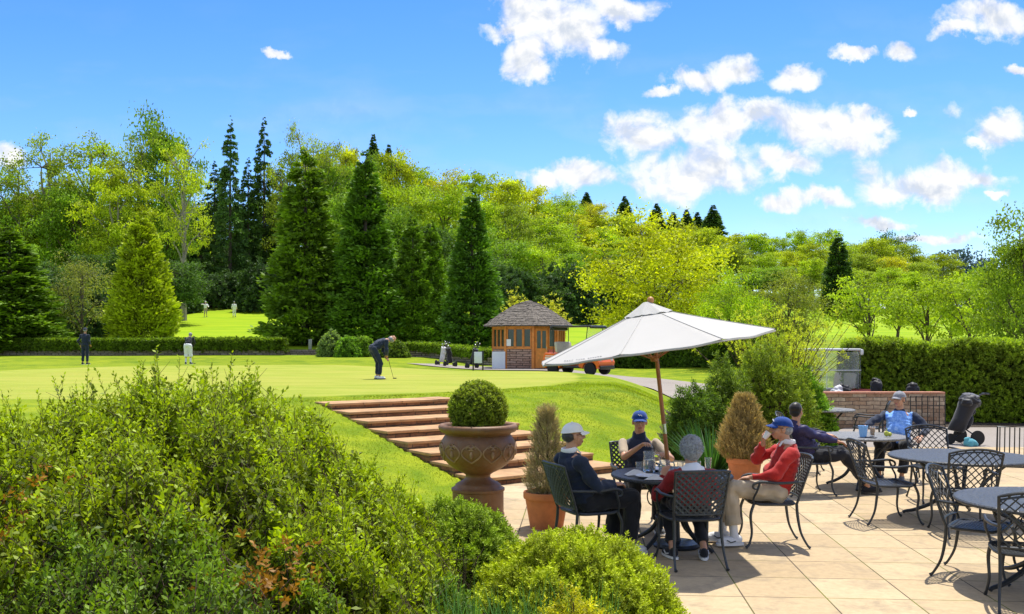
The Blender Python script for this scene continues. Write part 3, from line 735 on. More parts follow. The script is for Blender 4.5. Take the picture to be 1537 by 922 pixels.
# ------------------------------------------------------------------ tables
def table_top_mat(name, a, b, rough):
    t = nm(name); v = t.co('Object'); vo = t.n('ShaderNodeTexVoronoi', feature='DISTANCE_TO_EDGE'); vo.inputs['Scale'].default_value = 20; t.l(v, vo.inputs['Vector'])
    n = t.noise(5, 5, .6); c = t.mix(n, a, b); c = t.mix(t.ramp(vo.outputs[0], [(.02, 1.), (.07, 0)]), c, tuple(q * .6 for q in a))
    return t.out(t.bsdf(c, rough, .1, .35, bump=t.ramp(vo.outputs[0], [(.0, 0.), (.1, 1)]), bs=.5, bd=.004))
TOP_A = table_top_mat('cast_table_top', (.045, .049, .053), (.075, .08, .085), .42)
TOP_B = table_top_mat('weathered_table_top', (.16, .16, .155), (.235, .23, .22), .5)
def table(x, y, R, label, top=TOP_A, rot=0., ry=None, leg=IRON, loc_z=0):
    ry = ry or R; o = thing('patio_table', label, 'table', (x, y, loc_z), rot, 'round metal patio tables')
    g = G(); N = 56
    prof = [(.05, .700), (.95, .700), (.985, .698), (1.0, .708), (1.0, .722), (.985, .732), (.95, .728), (.93, .7265), (.05, .7265)]
    g.lathe(prof, N, M=Matrix.Diagonal((R, ry, 1))); g.build('tabletop', top, o)
    g = G(); g.tube([(R * .62 * math.cos(a), ry * .62 * math.sin(a), .69) for a in np.linspace(0, 2 * PI, 25)[:-1]], .012, 6, closed=True)
    g.tube([(R * .26 * math.cos(a), ry * .26 * math.sin(a), .30) for a in np.linspace(0, 2 * PI, 21)[:-1]], .012, 6, closed=True)
    for k in range(8):
        a = k * PI / 4 + .2; g.tube([(R * .26 * math.cos(a), ry * .26 * math.sin(a), .30), (.05 * math.cos(a + .4), .05 * math.sin(a + .4), .33), (.0, .0, .36)], .007, 5)
    g.build('brace_ring', leg, o)
    for k in range(4):
        a = PI / 4 + k * PI / 2; g = G(); c, s = math.cos(a) * R, math.sin(a) * ry
        g.tube([(c * .66, s * .66, .695), (c * .52, s * .52, .60), (c * .32, s * .32, .44), (c * .26, s * .26, .30), (c * .38, s * .38, .16), (c * .62, s * .62, .06), (c * .76, s * .76, .03), (c * .80, s * .80, .012)], [.018, .02, .022, .024, .024, .022, .018, .02], 8, smooth_n=4)
        for sg in (-1, 1):
            pts = [(c * (.40 + .10 * math.cos(q)), s * (.40 + .10 * math.cos(q)), .47 + .085 * math.sin(q) * sg) for q in np.linspace(-.4, 3.2, 9)]; g.tube(pts, .007, 5)
        g.build('leg', leg, o)
    return o
table(1.61, 9.74, .61, 'round metal table under the white parasol, laid with jug, plates and glasses', TOP_A)
table(5.0, 13.8, .61, 'pale round table with a blue cup, before the man in pale blue', TOP_B, .3)
table(6.22, 19.3, .61, 'small far pale round table standing before the stone wall', TOP_B, .1)
table(5.25, 11.3, .80, 'large dark grey oval table at the middle right with four chairs round it', TOP_A, .2)
table(4.55, 8.1, .78, 'nearest dark table in the lower right corner, cut by the photo edge', TOP_A, 1.0)

# ------------------------------------------------------------------ things on the tables
def glass_mat():
    t = nm('clear_glass'); p = t.bsdf((.95, .97, .98), .05, 0, .6); p.inputs['Transmission Weight'].default_value = .9; p.inputs['IOR'].default_value = 1.2; return t.out(p)
GLASS = glass_mat()
WHITE = simple('white_china', (.80, .80, .78), .3, var=.04, bump=.02); CLOTHW = simple('white_paper', (.78, .77, .73), .8, var=.06, scale=30, bump=.3)
BLACKP = simple('black_plastic', (.018, .018, .02), .4, var=.2); CHROME = simple('polished_metal', (.6, .6, .6), .2, 1, var=.1)
TT = .7325
def plate(x, y, label, r=.12):
    g = G(); g.lathe([(r * .55, 0), (r * .62, .003), (r, .016), (r * .99, .019), (r * .62, .007), (.004, .006)], 32); tag(g.build('plate', WHITE, loc=(x, y, TT)), label, 'plate')
plate(1.33, 9.50, 'white plate on the near table before the white-capped man'); plate(1.95, 9.60, 'white plate at the right of the near table, by the red sweater')
plate(1.50, 10.02, 'white plate before the man in the navy vest', .11)
g = G(); g.tube([(-.10, 0, .012), (.10, .01, .012)], .008, 6, flat=.5); g.tube([(-.1, .02, .01), (-.02, .022, .012)], .006, 6); tag(g.build('knife', BLACKP, loc=(1.96, 9.56, TT + .012), rz=.3), 'dark handled knife lying across the right-hand plate', 'knife')
# napkins: folded peaks
def napkin(x, y, rz, label, s=1.0):
    g = G(); g.add([Vector(v) * s for v in [(-.12, -.05, 0), (.12, -.06, .004), (.10, .07, .002), (-.10, .06, 0), (-.02, 0, .055), (.03, .005, .045)]], [(0, 1, 5, 4), (1, 2, 5), (2, 3, 4, 5), (3, 0, 4), (0, 3, 2, 1)])
    tag(g.build('paper_napkin', CLOTHW, loc=(x, y, TT), rz=rz), label, 'napkin')
napkin(1.24, 9.68, .4, 'crumpled white napkin at the left edge of the near table'); napkin(1.38, 9.33, -.2, 'flat folded white napkin nearest us on the near table', .85)
napkin(1.80, 9.42, .8, 'crumpled white napkin just right of the parasol pole', .9)
# jugs of water
def jug(x, y, label, r=.062, h=.21):
    o = thing('water_jug', label, 'jug', (x, y, TT)); g = G()
    g.lathe([(r * .8, 0), (r * 1.02, .02), (r * 1.08, h * .4), (r * .9, h * .75), (r * .88, h * .88), (r * 1.02, h), (r * .97, h), (r * .83, h * .88), (r * .85, h * .75), (r * 1.02, h * .4), (r * .96, .022), (.004, .014)], 28, capt=False); g.build('vessel', GLASS, o)
    g = G(); g.tube([(r * .88, 0, h * .85), (r * 1.6, 0, h * .86), (r * 1.75, 0, h * .6), (r * 1.5, 0, h * .3), (r * 1.04, 0, h * .28)], .007, 7, smooth_n=3); g.build('handle', GLASS, o)
    g = G(); g.lathe([(.004, .018), (r * .93, .024), (r * 1.0, h * .4), (r * .9, h * .6), (.004, h * .6)], 24); g.build('water', GLASS, o)
jug(1.40, 9.86, 'taller clear glass water jug left of the parasol pole'); jug(1.52, 9.62, 'shorter clear glass jug next to the parasol pole', .055, .15)
def tumbler(x, y, label, r=.034, h=.10, mat=None, z=TT, full=None):
    o = thing('drinking_glass', label, 'glass', (x, y, z)); g = G(); g.lathe([(r * .75, 0), (r, h), (r * .93, h), (r * .7, .008), (.003, .008)], 20, capt=False); g.build('glass', mat or GLASS, o)
    if full: g = G(); g.lathe([(.003, .009), (r * .68, .0095), (r * .88, h * .8), (.003, h * .8)], 18); g.build('drink', full, o)
tumbler(1.30, 9.90, 'small clear tumbler at the left of the glass jugs'); tumbler(1.72, 9.86, 'small clear tumbler right of the parasol pole'); tumbler(2.0, 9.86, 'tall clear glass at the right rim of the near table', .036, .15); tumbler(1.92, 9.98, 'lower clear glass behind the tall one on the near table')
BEER = simple('amber_drink', (.5, .22, .03), .2, var=.1); BLUEC = simple('pale_blue_card', (.25, .50, .80), .6, var=.05)
tumbler(5.12, 13.72, 'amber drink beside the pale blue cup on the middle table', .04, .14, full=BEER)
o = thing('paper_cup', 'pale blue paper cup on the middle pale table', 'cup', (wx(1295, 13.55), 13.55, TT)); g = G(); g.lathe([(.045, 0), (.065, .15), (.068, .152), (.068, .157), (.062, .157), (.043, .006), (.002, .006)], 24, capt=False); g.build('cup', BLUEC, o); g = G(); g.lathe([(.002, .12), (.058, .12), (.058, .125), (.002, .125)], 20); g.build('drink', WHITE, o)
YEL = simple('yellow_green_fruit', (.5, .52, .06), .5, var=.2)
g = G(); g.ell((0, 0, .04), (.035, .03, .04)); g.ell((.05, .01, .03), (.03, .03, .03)); g.tube([(0, 0, .07), (.005, 0, .12)], .006, 6); tag(g.build('pear', YEL, loc=(5.28, 13.62, TT)), 'small yellow green fruit in front of the pale blue shirt', 'fruit')
g = G(); g.box((0, 0, .004), (.075, .15, .009), bev=.003); tag(g.build('mobile_phone', BLACKP, loc=(5.0, 13.45, TT), rz=.6), 'dark phone lying on the middle pale table', 'phone')

# ------------------------------------------------------------------ parasol
def canvas_mat():
    t = nm('white_canvas'); w = t.noise(3, 4, .6); c = t.mix(w, (.55, .535, .505), (.60, .585, .55)); fn = t.noise(160, 2, .5)
    p = t.bsdf(c, .85, 0, .1, bump=fn, bs=.15, bd=.002); tr = t.n('ShaderNodeBsdfTranslucent'); tr.inputs[0].default_value = (.8, .8, .78, 1)
    mx = t.n('ShaderNodeMixShader'); mx.inputs[0].default_value = .25; t.l(p.outputs[0], mx.inputs[1]); t.l(tr.outputs[0], mx.inputs[2]); return t.out(mx)
CANVAS = canvas_mat(); POLE = simple('varnished_wood', (.36, .13, .04), .4, var=.3, scale=8, bump=.1)
pa = thing('parasol', 'white canvas parasol with wooden pole rising from the near table', 'parasol', (1.66, 9.74, 0))
topv = Vector((-.262, 0, 2.47)); dirp = topv.normalized(); base = Vector((0, 0, .03))
g = G(); g.tube([(0, 0, .03), tuple(topv * .47)], .021, 12); g.build('pole', POLE, pa)
g = G(); g.tube([tuple(topv * .46), tuple(topv * .5)], .024, 12); g.build('pole_joint', CHROME, pa)
g = G(); g.tube([tuple(topv * .5), tuple(topv * .985)], .021, 12); g.build('pole', POLE, pa)
Rm = Matrix.Rotation(math.radians(-8.6), 3, 'Y'); cc = topv - dirp * .46 + Vector((-.025, 0, 0))
def cano(name, r0, r1, z0, z1, seg=8, sag=.05, th=.004, lip=.0, ns=10, rings=10):
    """tilted octagonal canopy between two heights, panels sagging between ribs"""
    g = G(); V = []
    for sgn in (0, 1):
        for i in range(rings + 1):
            q = i / rings
            for k in range(seg * ns):
                a = 2 * PI * (k / (seg * ns)) + PI / 8 * 1.0; ph = (k % ns) / ns
                rr = r0 + (r1 - r0) * q; flat = math.cos(PI / seg) / math.cos((ph - .5) * 2 * PI / seg)
                z = z0 + (z1 - z0) * q ** .93 - sag * math.sin(PI * ph) * q ** 1.5 * .5 - sgn * th + .006 * math.sin(ph * 9 + q * 13 + (k // ns) * 2) * q * math.sin(PI * ph)+ (.006 if ph == 0 and rings > 5 else 0) * q
                V.append(Rm @ Vector((rr * flat * math.cos(a), rr * flat * math.sin(a), z)) + cc)
    n = seg * ns; Fs = []
    for s_ in (0, 1):
        b = s_ * (rings + 1) * n
        for i in range(rings):
            for k in range(n): Fs.append((b + i * n + k, b + i * n + (k + 1) % n, b + (i + 1) * n + (k + 1) % n, b + (i + 1) * n + k))
    b = (rings + 1) * n
    for k in range(n): Fs.append((rings * n + k, rings * n + (k + 1) % n, b + rings * n + (k + 1) % n, b + rings * n + k))
    g.add(V, Fs); return g.build(name, CANVAS, pa, angle=50)
cano('canopy', .10, 1.21, .375, 0.0, sag=.03)
g = G()
for k in range(8):
    a = 2 * PI * k / 8 + PI / 8
    g.tube([Rm @ Vector(((.10 + 1.11 * q) * math.cos(a), (.10 + 1.11 * q) * math.sin(a), .375 * (1 - q ** .93) + .003 + .006 * q)) + cc for q in np.linspace(.02, 1, 14)], .0055, 5, flat=.5, up=(0, 0, 1))
rim = []
for k in range(81):
    a = 2 * PI * k / 80 + PI / 8; ph = (k % 10) / 10; fl = math.cos(PI / 8) / math.cos((ph - .5) * PI / 4); z = -.015 * math.sin(PI * ph) + .006 * math.sin(ph * 9 + 13 + (k // 10) * 2) * math.sin(PI * ph); rim.append(Rm @ Vector((1.212 * fl * math.cos(a), 1.212 * fl * math.sin(a), z - .012)) + cc)
g.tube(rim[:-1], .006, 5, closed=True, flat=1.5, up=(0, 0, 1)); g.build('seam', simple('canvas_seam', (.45, .44, .41), .9, var=.1), pa)
cano('vent', .03, .25, .455, .335, sag=.02, rings=4)
# ribs
for k in range(8):
    a = 2 * PI * k / 8 + PI / 8; g = G(); p1 = Rm @ Vector((1.175 * math.cos(a), 1.175 * math.sin(a), -.012)) + cc; p0 = Rm @ Vector((.06 * math.cos(a), .06 * math.sin(a), .345)) + cc
    g.tube([p0, p1], .009, 6); pm = p0.lerp(p1, .5); g.tube([pm, cc - dirp * .12 + Vector((.03 * math.cos(a), .03 * math.sin(a), 0))], .007, 5); g.build('rib', POLE, pa)
g = G(); g.lathe([(.035, -.03), (.04, 0), (.035, .03)], 14, tuple(cc - dirp * .12)); g.lathe([(.03, -.03), (.035, 0), (.03, .02)], 14, tuple(cc + dirp * .33)); g.build('hub', POLE, pa)
g = G(); g.ell(tuple(topv + dirp * .012), (.036, .036, .036)); g.lathe([(.02, -.04), (.026, -.02), (.018, 0)], 12, tuple(topv - dirp * .005)); g.build('finial', simple('orange_wood', (.52, .24, .08), .45), pa)
# faint printed line on the hem (illegible in the photo): a row of small grey strokes stitched along the front left hem
INK = simple('grey_print', (.25, .25, .27), .8); g = G(); rg = np.random.default_rng(5)
kk = 0
for a0 in np.linspace(math.radians(213), math.radians(236), 16):
    if kk in (4, 9): kk += 1; continue
    seg8 = PI / 4; ph = ((a0 - PI / 8) % seg8) / seg8; fl = math.cos(PI / 8) / math.cos((ph - .5) * seg8); q = .965; rr = .10 + 1.11 * q; z = .375 * (1 - q ** .93) - .03 * math.sin(PI * ph) * q ** 1.5 * .5 + .006
    c = Rm @ Vector((rr * fl * math.cos(a0), rr * fl * math.sin(a0), z)) + cc; M = Matrix.Rotation(a0, 3, 'Z') @ Matrix.Rotation(.3, 3, 'Y')
    g.box(c, (rg.uniform(.012, .022), .006, .002), M); g.box(c + Vector((0, 0, .001)), (.006, rg.uniform(.01, .018), .002), M); kk += 1
g.build('hem_print', INK, pa)
# base under the table
g = G(); g.lathe([(.23, 0), (.24, .02), (.22, .045), (.05, .06), (.035, .09), (.03, .30), (.024, .30)], 32); g.build('base', IRON, pa)
# ------------------------------------------------------------------ people
def skin_mat(name, c):
    t = nm(name); n = t.noise(18, 4, .6); col = t.mix(n, tuple(q * .85 for q in c), tuple(min(1, q * 1.12) for q in c))
    p = t.bsdf(col, .5, 0, .4, bump=t.noise(120, 3, .6), bs=.1, bd=.002); p.inputs['Subsurface Weight'].default_value = .08; p.inputs['Subsurface Radius'].default_value = (.01, .004, .002); return t.out(p)
SKIN = skin_mat('skin_tan', (.52, .27, .16)); SKIN2 = skin_mat('skin_fair', (.60, .36, .25)); LIPS = simple('lips', (.38, .14, .10), .5, var=.05)
def cloth(name, c, rough=.85, var=.12, s=10, sheen=.2):
    t = nm(name); n = t.noise(s, 5, .6); w = t.noise(240, 2, .5)
    p = t.bsdf(t.mix(1., c, t.ramp(n, [(.3, 1 - var), (.7, 1 + var)]), 'MULTIPLY'), rough, 0, .2, bump=t.math('ADD', t.math('MULTIPLY', w, .3), t.noise(16, 3, .6)), bs=.35, bd=.01)
    p.inputs['Sheen Weight'].default_value = sheen; return t.out(p)
NAVY = cloth('navy_cloth', (.018, .027, .052)); BLACKC = cloth('black_cloth', (.017, .018, .022)); RED = cloth('red_wool', (.42, .022, .018)); CREAM = cloth('cream_cotton', (.50, .42, .30))
DRED = cloth('dark_red_wool', (.26, .015, .015)); PURPLE = cloth('purple_shell', (.034, .030, .085), .5, sheen=0); DENIM = cloth('dark_blue_cloth', (.018, .028, .055)); WHITEC = cloth('white_cotton', (.80, .80, .80), var=.04); GREYSH = cloth('grey_shoe', (.09, .095, .10), .7)
CAPBLUE = cloth('blue_cap_cloth', (.012, .055, .26)); CAPWHITE = cloth('white_cap_cloth', (.80, .80, .80), var=.03); HAIRG = cloth('silver_hair', (.26, .27, .28), .35, var=.5, s=40); HAIRS = cloth('silver_strands', (.42, .43, .45), .35, var=.3, s=60); HAIRB = cloth('black_hair', (.012, .010, .009), .4)
HAIRD = cloth('dark_grey_hair', (.05, .05, .05), .5, var=.4, s=40); BEIGE = cloth('beige_cloth', (.42, .34, .25)); CHARC = cloth('charcoal_cloth', (.022, .024, .03)); LBLUE = None
def camo():
    t = nm('pale_blue_print'); n = t.noise(14, 2, .5, dist=2.5); c = t.ramp(n, [(.40, (.16, .34, .78)), (.5, (.30, .52, .92)), (.56, (.20, .40, .82)), (.62, (.36, .58, .95))], 'CONSTANT')
    return t.out(t.bsdf(c, .7, 0, .2))
LBLUE = camo(); DARKG = simple('dark_lens', (.01, .01, .012), .15); GREYCAP = cloth('grey_cap_cloth', (.25, .25, .27), var=.25, s=30)

def ik(a, b, la, lb, pole):
    a, b = Vector(a), Vector(b); d = b - a; D = min(d.length, (la + lb) * .995); dn = d.normalized(); b2 = a + dn * D
    x = (la * la - lb * lb + D * D) / (2 * D); h = math.sqrt(max(0, la * la - x * x)); p = Vector(pole); p = p - dn * p.dot(dn)
    p = p.normalized() if p.length > 1e-5 else Vector((0, 0, -1)); return a + dn * x + p * h, b2
def hand(g, w, d, n, side, curl=.5, s=1.0):
    """palm + four curling fingers + thumb. w wrist, d along, n palm normal (towards palm), side = thumb direction sign"""
    d = Vector(d).normalized(); n = Vector(n); n = (n - d * n.dot(d)).normalized(); t = d.cross(n).normalized() * side
    M = Matrix((t, d, n)).transposed()
    g.ell(w + d * .045 * s, (.041 * s, .054 * s, .017 * s), M); g.ell(w + d * .07 * s, (.040 * s, .026 * s, .014 * s), M); g.ell(w + d * .01 * s, (.028 * s, .03 * s, .019 * s), M)
    for i, (o, L, k) in enumerate(((.030, .88, 0), (.010, 1.0, .05), (-.010, .94, .1), (-.029, .74, .15))):
        p = w + d * (.082 - abs(o - .01) * .18) * s + t * o * s; dd = d + t * (o * 2.5); pts = [p - dd * .02 * s, p]; an = 0
        for L2 in (.040, .026, .021):
            an += (curl + k) * .62; v = dd.normalized() * math.cos(an) + n * math.sin(an); p = p + v * L2 * L * s; pts.append(p)
        g.tube(pts, [.0095 * s, .0093 * s, .0085 * s, .0078 * s, .0062 * s], 8)
    p = w + d * .02 * s + t * .030 * s; pts = [p - t * .012 * s, p]; 
    for L2, a1 in ((.035, .2), (.030, .6), (.022, .9)):
        v = (t * math.cos(a1 * 1.0) * .75 + d * .75 + n * math.sin(a1) * .6).normalized(); p = p + v * L2 * s; pts.append(p)
    g.tube(pts, [.014 * s, .013 * s, .011 * s, .010 * s, .007 * s], 8)

def person(name, label, loc, face, S):
    """local frame: +Y is forward, +X the person's right... origin on the ground below the pelvis"""
    rz = math.atan2(face[1], face[0]) - PI / 2
    o = thing('person', label, 'person', (loc[0], loc[1], loc[2] if len(loc) > 2 else 0), rz)
    vx = S.get('voxel', .008); sk = S.get('skin', SKIN); pel = Vector(S['pel']); neck = Vector(S['neck']); b = S.get('build', 1.0)
    sp = (neck - pel); up = sp.normalized(); sr = Vector(S.get('shoulder_axis', (1, 0, 0))).normalized(); fw = up.cross(sr) * 1.0; fw = (fw if fw.y > 0 or abs(fw.y) < .3 and fw.z < 0 else -fw)
    hip = {1: pel + Vector((.09, 0, -.02)), -1: pel + Vector((-.09, 0, -.02))}
    sh = {k: neck - up * .075 + sr * k * .175 * b for k in (1, -1)}
    hs = {}; el = {}; wr = {}
    for k in (1, -1):
        h = Vector(S['hands'][k]); el[k], wr[k] = ik(sh[k], h, .285, .25, S['poles'][k])
    kn = {k: Vector(S['knees'][k]) for k in (1, -1)}; an = {k: Vector(S['ankles'][k]) for k in (1, -1)}
    yaw, pit = S.get('head', (0, 0)); Hm = Matrix.Rotation(yaw, 3, 'Z') @ Matrix.Rotation(-pit, 3, 'X'); nd = Vector(S.get('neck_dir', (0, .35, 1))).normalized()
    hc = neck + nd * .175
    def H(x, y, z): return hc + Hm @ Vector((x, y, z))
    # ---- body, one skin
    g = G()
    g.ell(H(0, -.012, .03), (.074, .094, .088), Hm); g.ell(H(0, .03, -.02), (.062, .062, .085), Hm); g.ell(H(0, .042, -.078), (.040, .042, .032), Hm); g.ell(H(0, .0, -.05), (.060, .06, .05), Hm)
    for k in (1, -1):
        g.ell(H(.036 * k, .062, -.028), (.024, .022, .024), Hm); g.ell(H(.077 * k, -.004, -.008), (.010, .021, .033), Hm @ Matrix.Rotation(.25 * k, 3, 'Z')); g.ell(H(.03 * k, .081, .028), (.026, .012, .009), Hm)
        g.ell(H(.013 * k, .098, -.030), (.010, .010, .008), Hm)
    g.tube([H(0, .082, .022), H(0, .100, .002), H(0, .114, -.022), H(0, .100, -.034)], [.009, .011, .0135, .009], 8); g.ell(H(0, .086, -.056), (.026, .013, .0075), Hm); g.ell(H(0, .083, -.067), (.022, .013, .0075), Hm)
    g.cap(neck - up * .06, H(0, -.01, -.03), .058, .054)
    for i in range(9):
        q = i / 8; c = pel + sp * q * .93; w = np.interp(q, [0, .3, .6, .85, 1], [.145, .125, .145, .15, .08]) * b; dp = np.interp(q, [0, .3, .6, .85, 1], [.10, .10, .105, .09, .06]) * b
        g.ell(c, (w, dp, .085), Matrix((sr, up.cross(sr), up)).transposed())
    for k in (1, -1):
        g.cap(hip[k], kn[k], .072, .048); g.cap(kn[k], an[k], .046, .032)
        ad = Vector(S['toes'][k]).normalized(); g.cap(an[k] + Vector((0, 0, -.03)), an[k] + ad * .13 + Vector((0, 0, -.05)), .03, .024)
        g.cap(sh[k], el[k], .045, .036); g.cap(el[k], wr[k], .036, .024)
        hd = (wr[k] - el[k]).normalized() if 'hdir' not in S or S['hdir'].get(k) is None else Vector(S['hdir'][k])
        hn = Vector(S.get('palms', {}).get(k, (0, 0, -1))); g.cap(wr[k] - hd * .02, wr[k] + hd * .02, .024, .022); hand(g, wr[k], hd, hn, k, S.get('curl', {}).get(k, .5))
    Hi = Hm.transposed(); hcn = np.array(hc); Hin = np.array(Hi)
    def pick(c):
        q = (c - hcn) @ Hin.T; m = np.zeros(len(c)); m[(np.abs(q[:, 0]) < .024) & (np.abs(q[:, 2] + .061) < .012) & (q[:, 1] > .075)] = 1; return m
    body = fuse(g, 'body', [sk, LIPS], S.get('bvoxel', .0055), o, 2, pick)
    # eyes
    g = G()
    for k in (1, -1): g.ell(H(.030 * k, .083, .010), (.0125, .007, .0065), Hm)
    g.build('eyes', DARKG, o)
    # ---- trousers
    ext = .016; g = G(); lr = S.get('leg_r', (.098, .074, .058))
    g.ell(pel, (.165 * b, .128 * b, .115)); g.ell(pel + up * .09, (.15 * b, .118 * b, .08))
    for k in (1, -1):
        g.cap(hip[k] + Vector((0, 0, .0)), kn[k], lr[0], lr[1]); cut = an[k].lerp(kn[k], S.get('leg_cut', .12))
        g.tube([kn[k].lerp(hip[k], .04), kn[k], kn[k].lerp(cut, .5), cut], [lr[1] * .9, lr[1], (lr[1] + lr[2]) / 2, lr[2]], 14)
    fuse(g, 'trousers', S['trousers'], vx, o, 3, None, .0032, 3)
    if 'socks' in S:
        g = G()
        for k in (1, -1): g.tube([an[k] + (kn[k] - an[k]) * .5, an[k] + Vector((0, 0, -.02))], [.047, .040], 12)
        g.build('socks', S['socks'], o)
    # ---- shoes
    for k in (1, -1):
        ad = Vector(S['toes'][k]).normalized(); sd = Vector((ad.y, -ad.x, 0)).normalized(); u2 = sd.cross(ad).normalized(); M = Matrix((sd, ad, u2)).transposed(); c = an[k] + Vector((0, 0, -.045))
        g = G(); g.ell(c + ad * .045 + u2 * .0, (.045, .13, .045), M); g.ell(c + ad * .12 - u2 * .008, (.046, .062, .034), M); g.ell(c - ad * .03 + u2 * .01, (.042, .055, .05), M)
        sm = S['shoes']; top = fuse(g, 'shoe', sm, .007, o, 2)
        g = G(); pts = [(math.copysign(abs(math.cos(a)) ** .7, math.cos(a)) * (.047 + .006 * math.sin(a)), math.sin(a) * .145 + .045) for a in np.linspace(0, 2 * PI, 25)[:-1]]
        g.prism(pts, -.046, -.024, M=M); s_ = g.build('sole', S.get('sole', WHITE), top, smooth=False); s_.location = c
        if S.get('stripe'):
            for q in (1, -1):
                g = G(); g.tube([c + M @ Vector((q * .042, .0, .0)), c + M @ Vector((q * .048, .05, -.012)), c + M @ Vector((q * .043, .09, .012))], .006, 5); g.build('stripe', S['stripe'], top)
    # ---- top
    g = G(); vest = S.get('vest'); R_ = Matrix((sr, up.cross(sr), up)).transposed()
    for i in range(10):
        q = i / 9; c = pel + sp * (.02 + q * .90); w = np.interp(q, [0, .3, .6, .85, 1], [.17, .155, .17, .175, .09]) * b; dp = np.interp(q, [0, .25, .6, .85, 1], [.135, .145, .135, .115, .075]) * b
        g.ell(c, (w, dp, .085), R_)
    if S.get('belly'): g.ell(pel + up * .16 + fw * .05, (.14 * b, .12 * b * S['belly'], .13), R_)
    sl = S.get('sleeve', 'long')
    if not vest:
        for k in (1, -1):
            g.ell(sh[k], (.07, .07, .065)); e = el[k] if sl == 'long' else sh[k].lerp(el[k], .7); g.cap(sh[k], e, .066, .056 if sl == 'long' else .062)
            if sl == 'long': g.tube([el[k].lerp(sh[k], .1), el[k], el[k].lerp(wr[k], .5), wr[k].lerp(el[k], .08)], [.05, .056, .048, .037], 12)
    if S.get('collar_up'): g.tube([neck - up * .03 + nd * .0, neck + nd * .055], [.085, .068], 14)
    mats = S['top'] if isinstance(S['top'], list) else [S['top']]
    fuse(g, 'vest' if vest else 'jacket', mats, vx, o, 3, S.get('top_pick'), .0042, 5)
    if S.get('shirt'):
        g = G()
        for k in (1, -1): g.cap(sh[k], sh[k].lerp(el[k], .72), .054, .050)
        g.ell(neck - up * .08, (.15, .08, .07), R_); fuse(g, 'shirt', S['shirt'], vx, o, 3, None, .0012)
    if S.get('collar'):
        g = G(); ring = []
        for a in np.linspace(0, 2 * PI, 20)[:-1]: ring.append(neck + nd * (.03 + .015 * -math.sin(a)) + sr * .067 * math.cos(a) + up.cross(sr) * .070 * math.sin(a))
        g.tube(ring, .017, 6, closed=True, flat=1.6, up=tuple(nd)); 
        for k in (1, -1): g.tube([neck + nd * .03 + sr * .03 * k + fw * .06, neck - up * .05 + sr * .055 * k + fw * .105], [.022, .012], 6, flat=.4)
        g.build('collar', S['collar'], o)
    # ---- hair / hat
    hr = S.get('hair')
    if hr:
        g = G(); full = S.get('hair_full', 0)
        if S.get('hat'): g.ell(H(0, -.045, -.002), (.079, .062, .052), Hm)
        else: g.ell(H(0, -.026, .034), (.083 + full, .092 + full, .094 + full), Hm)
        g.ell(H(0, -.05, -.01), (.078 + full, .066 + full, .06 + full), Hm)
        if full: g.ell(H(0, .01, .07), (.075, .085, .06), Hm); g.ell(H(0, -.06, -.05), (.065, .06, .05), Hm)
        ho = fuse(g, 'hair', hr, .008, o, 2, None, .0012)
        if full:
            rg2 = np.random.default_rng(12); n2 = 4200; dd = rand_dir(rg2, n2); dd = dd[(dd[:, 1] < .35) | (dd[:, 2] > .45)]; ce = np.array(H(0, -.022, .022)); P2 = dd * np.array([.090, .098, .104])
            tg = unit(np.cross(np.cross(dd, np.array([0, .35, 1.])), dd)) * -1 + dd * .35 + rg2.normal(size=dd.shape) * .28; V2, Q2 = leaf_quads(P2 + ce, tg, rg2.uniform(.03, .05, len(dd)), .006, rg2)
            so = link(bpy.data.objects.new('strands', fast_mesh('strands', V2, Q2, np.full(len(Q2), .5), HAIRS)), ho)
    ht = S.get('hat')
    if ht:
        g = G(); V = []; n = 28; m = 8
        for i in range(m + 1):
            q = i / m * PI / 2
            for k in range(n): a = 2 * PI * k / n; V.append(H(.087 * math.cos(a) * math.cos(q) ** .75, -.010 + .106 * math.sin(a) * math.cos(q) ** .75, .036 + .088 * math.sin(q) - .012 * (1 if math.sin(a) < 0 else 0) * abs(math.sin(a)) * math.cos(q)))
        Fs = [(i * n + k, i * n + (k + 1) % n, (i + 1) * n + (k + 1) % n, (i + 1) * n + k) for i in range(m) for k in range(n)] + [tuple(range(n))[::-1]]
        g.add(V, Fs); g.ell(H(0, -.01, .126), (.009, .009, .006), Hm)
        g.tube([H(.0885 * math.cos(a), -.010 + .1075 * math.sin(a), .040 - .012 * max(0, -math.sin(a))) for a in np.linspace(0, 2 * PI, 25)[:-1]], .006, 5, closed=True)
        V = []; nn = 9; mm = 13
        for i in range(nn):
            q = i / (nn - 1)
            for j in range(mm):
                a = -1 + 2 * j / (mm - 1); x = .078 * a * (1 - .06 * q); y = .093 * math.sqrt(max(0, 1 - (a * .78) ** 2)) - .008 + .078 * q * math.sqrt(max(.02, 1 - a * a * .92)); V.append((x, y, .046 - .030 * q * .7 - .018 * a * a))
        for th in (0, -.005): pass
        Vt = [H(*v) for v in V]; Vb = [H(v[0], v[1], v[2] - .005) for v in V]; b0 = len(Vt)
        Fs = [(i * mm + j, i * mm + j + 1, (i + 1) * mm + j + 1, (i + 1) * mm + j) for i in range(nn - 1) for j in range(mm - 1)]; Fs2 = [tuple(b0 + i for i in f) for f in Fs]
        e = [j for j in range(mm)] + [i * mm + mm - 1 for i in range(1, nn)] + [(nn - 1) * mm + j for j in range(mm - 2, -1, -1)] + [i * mm for i in range(nn - 2, 0, -1)]
        Fe = [(e[i], e[(i + 1) % len(e)], b0 + e[(i + 1) % len(e)], b0 + e[i]) for i in range(len(e))]
        cp = g.build('cap', ht, o, angle=60); g = G(); g.add(Vt + Vb, Fs + Fs2 + Fe); g.build('visor', ht, cp, angle=60)
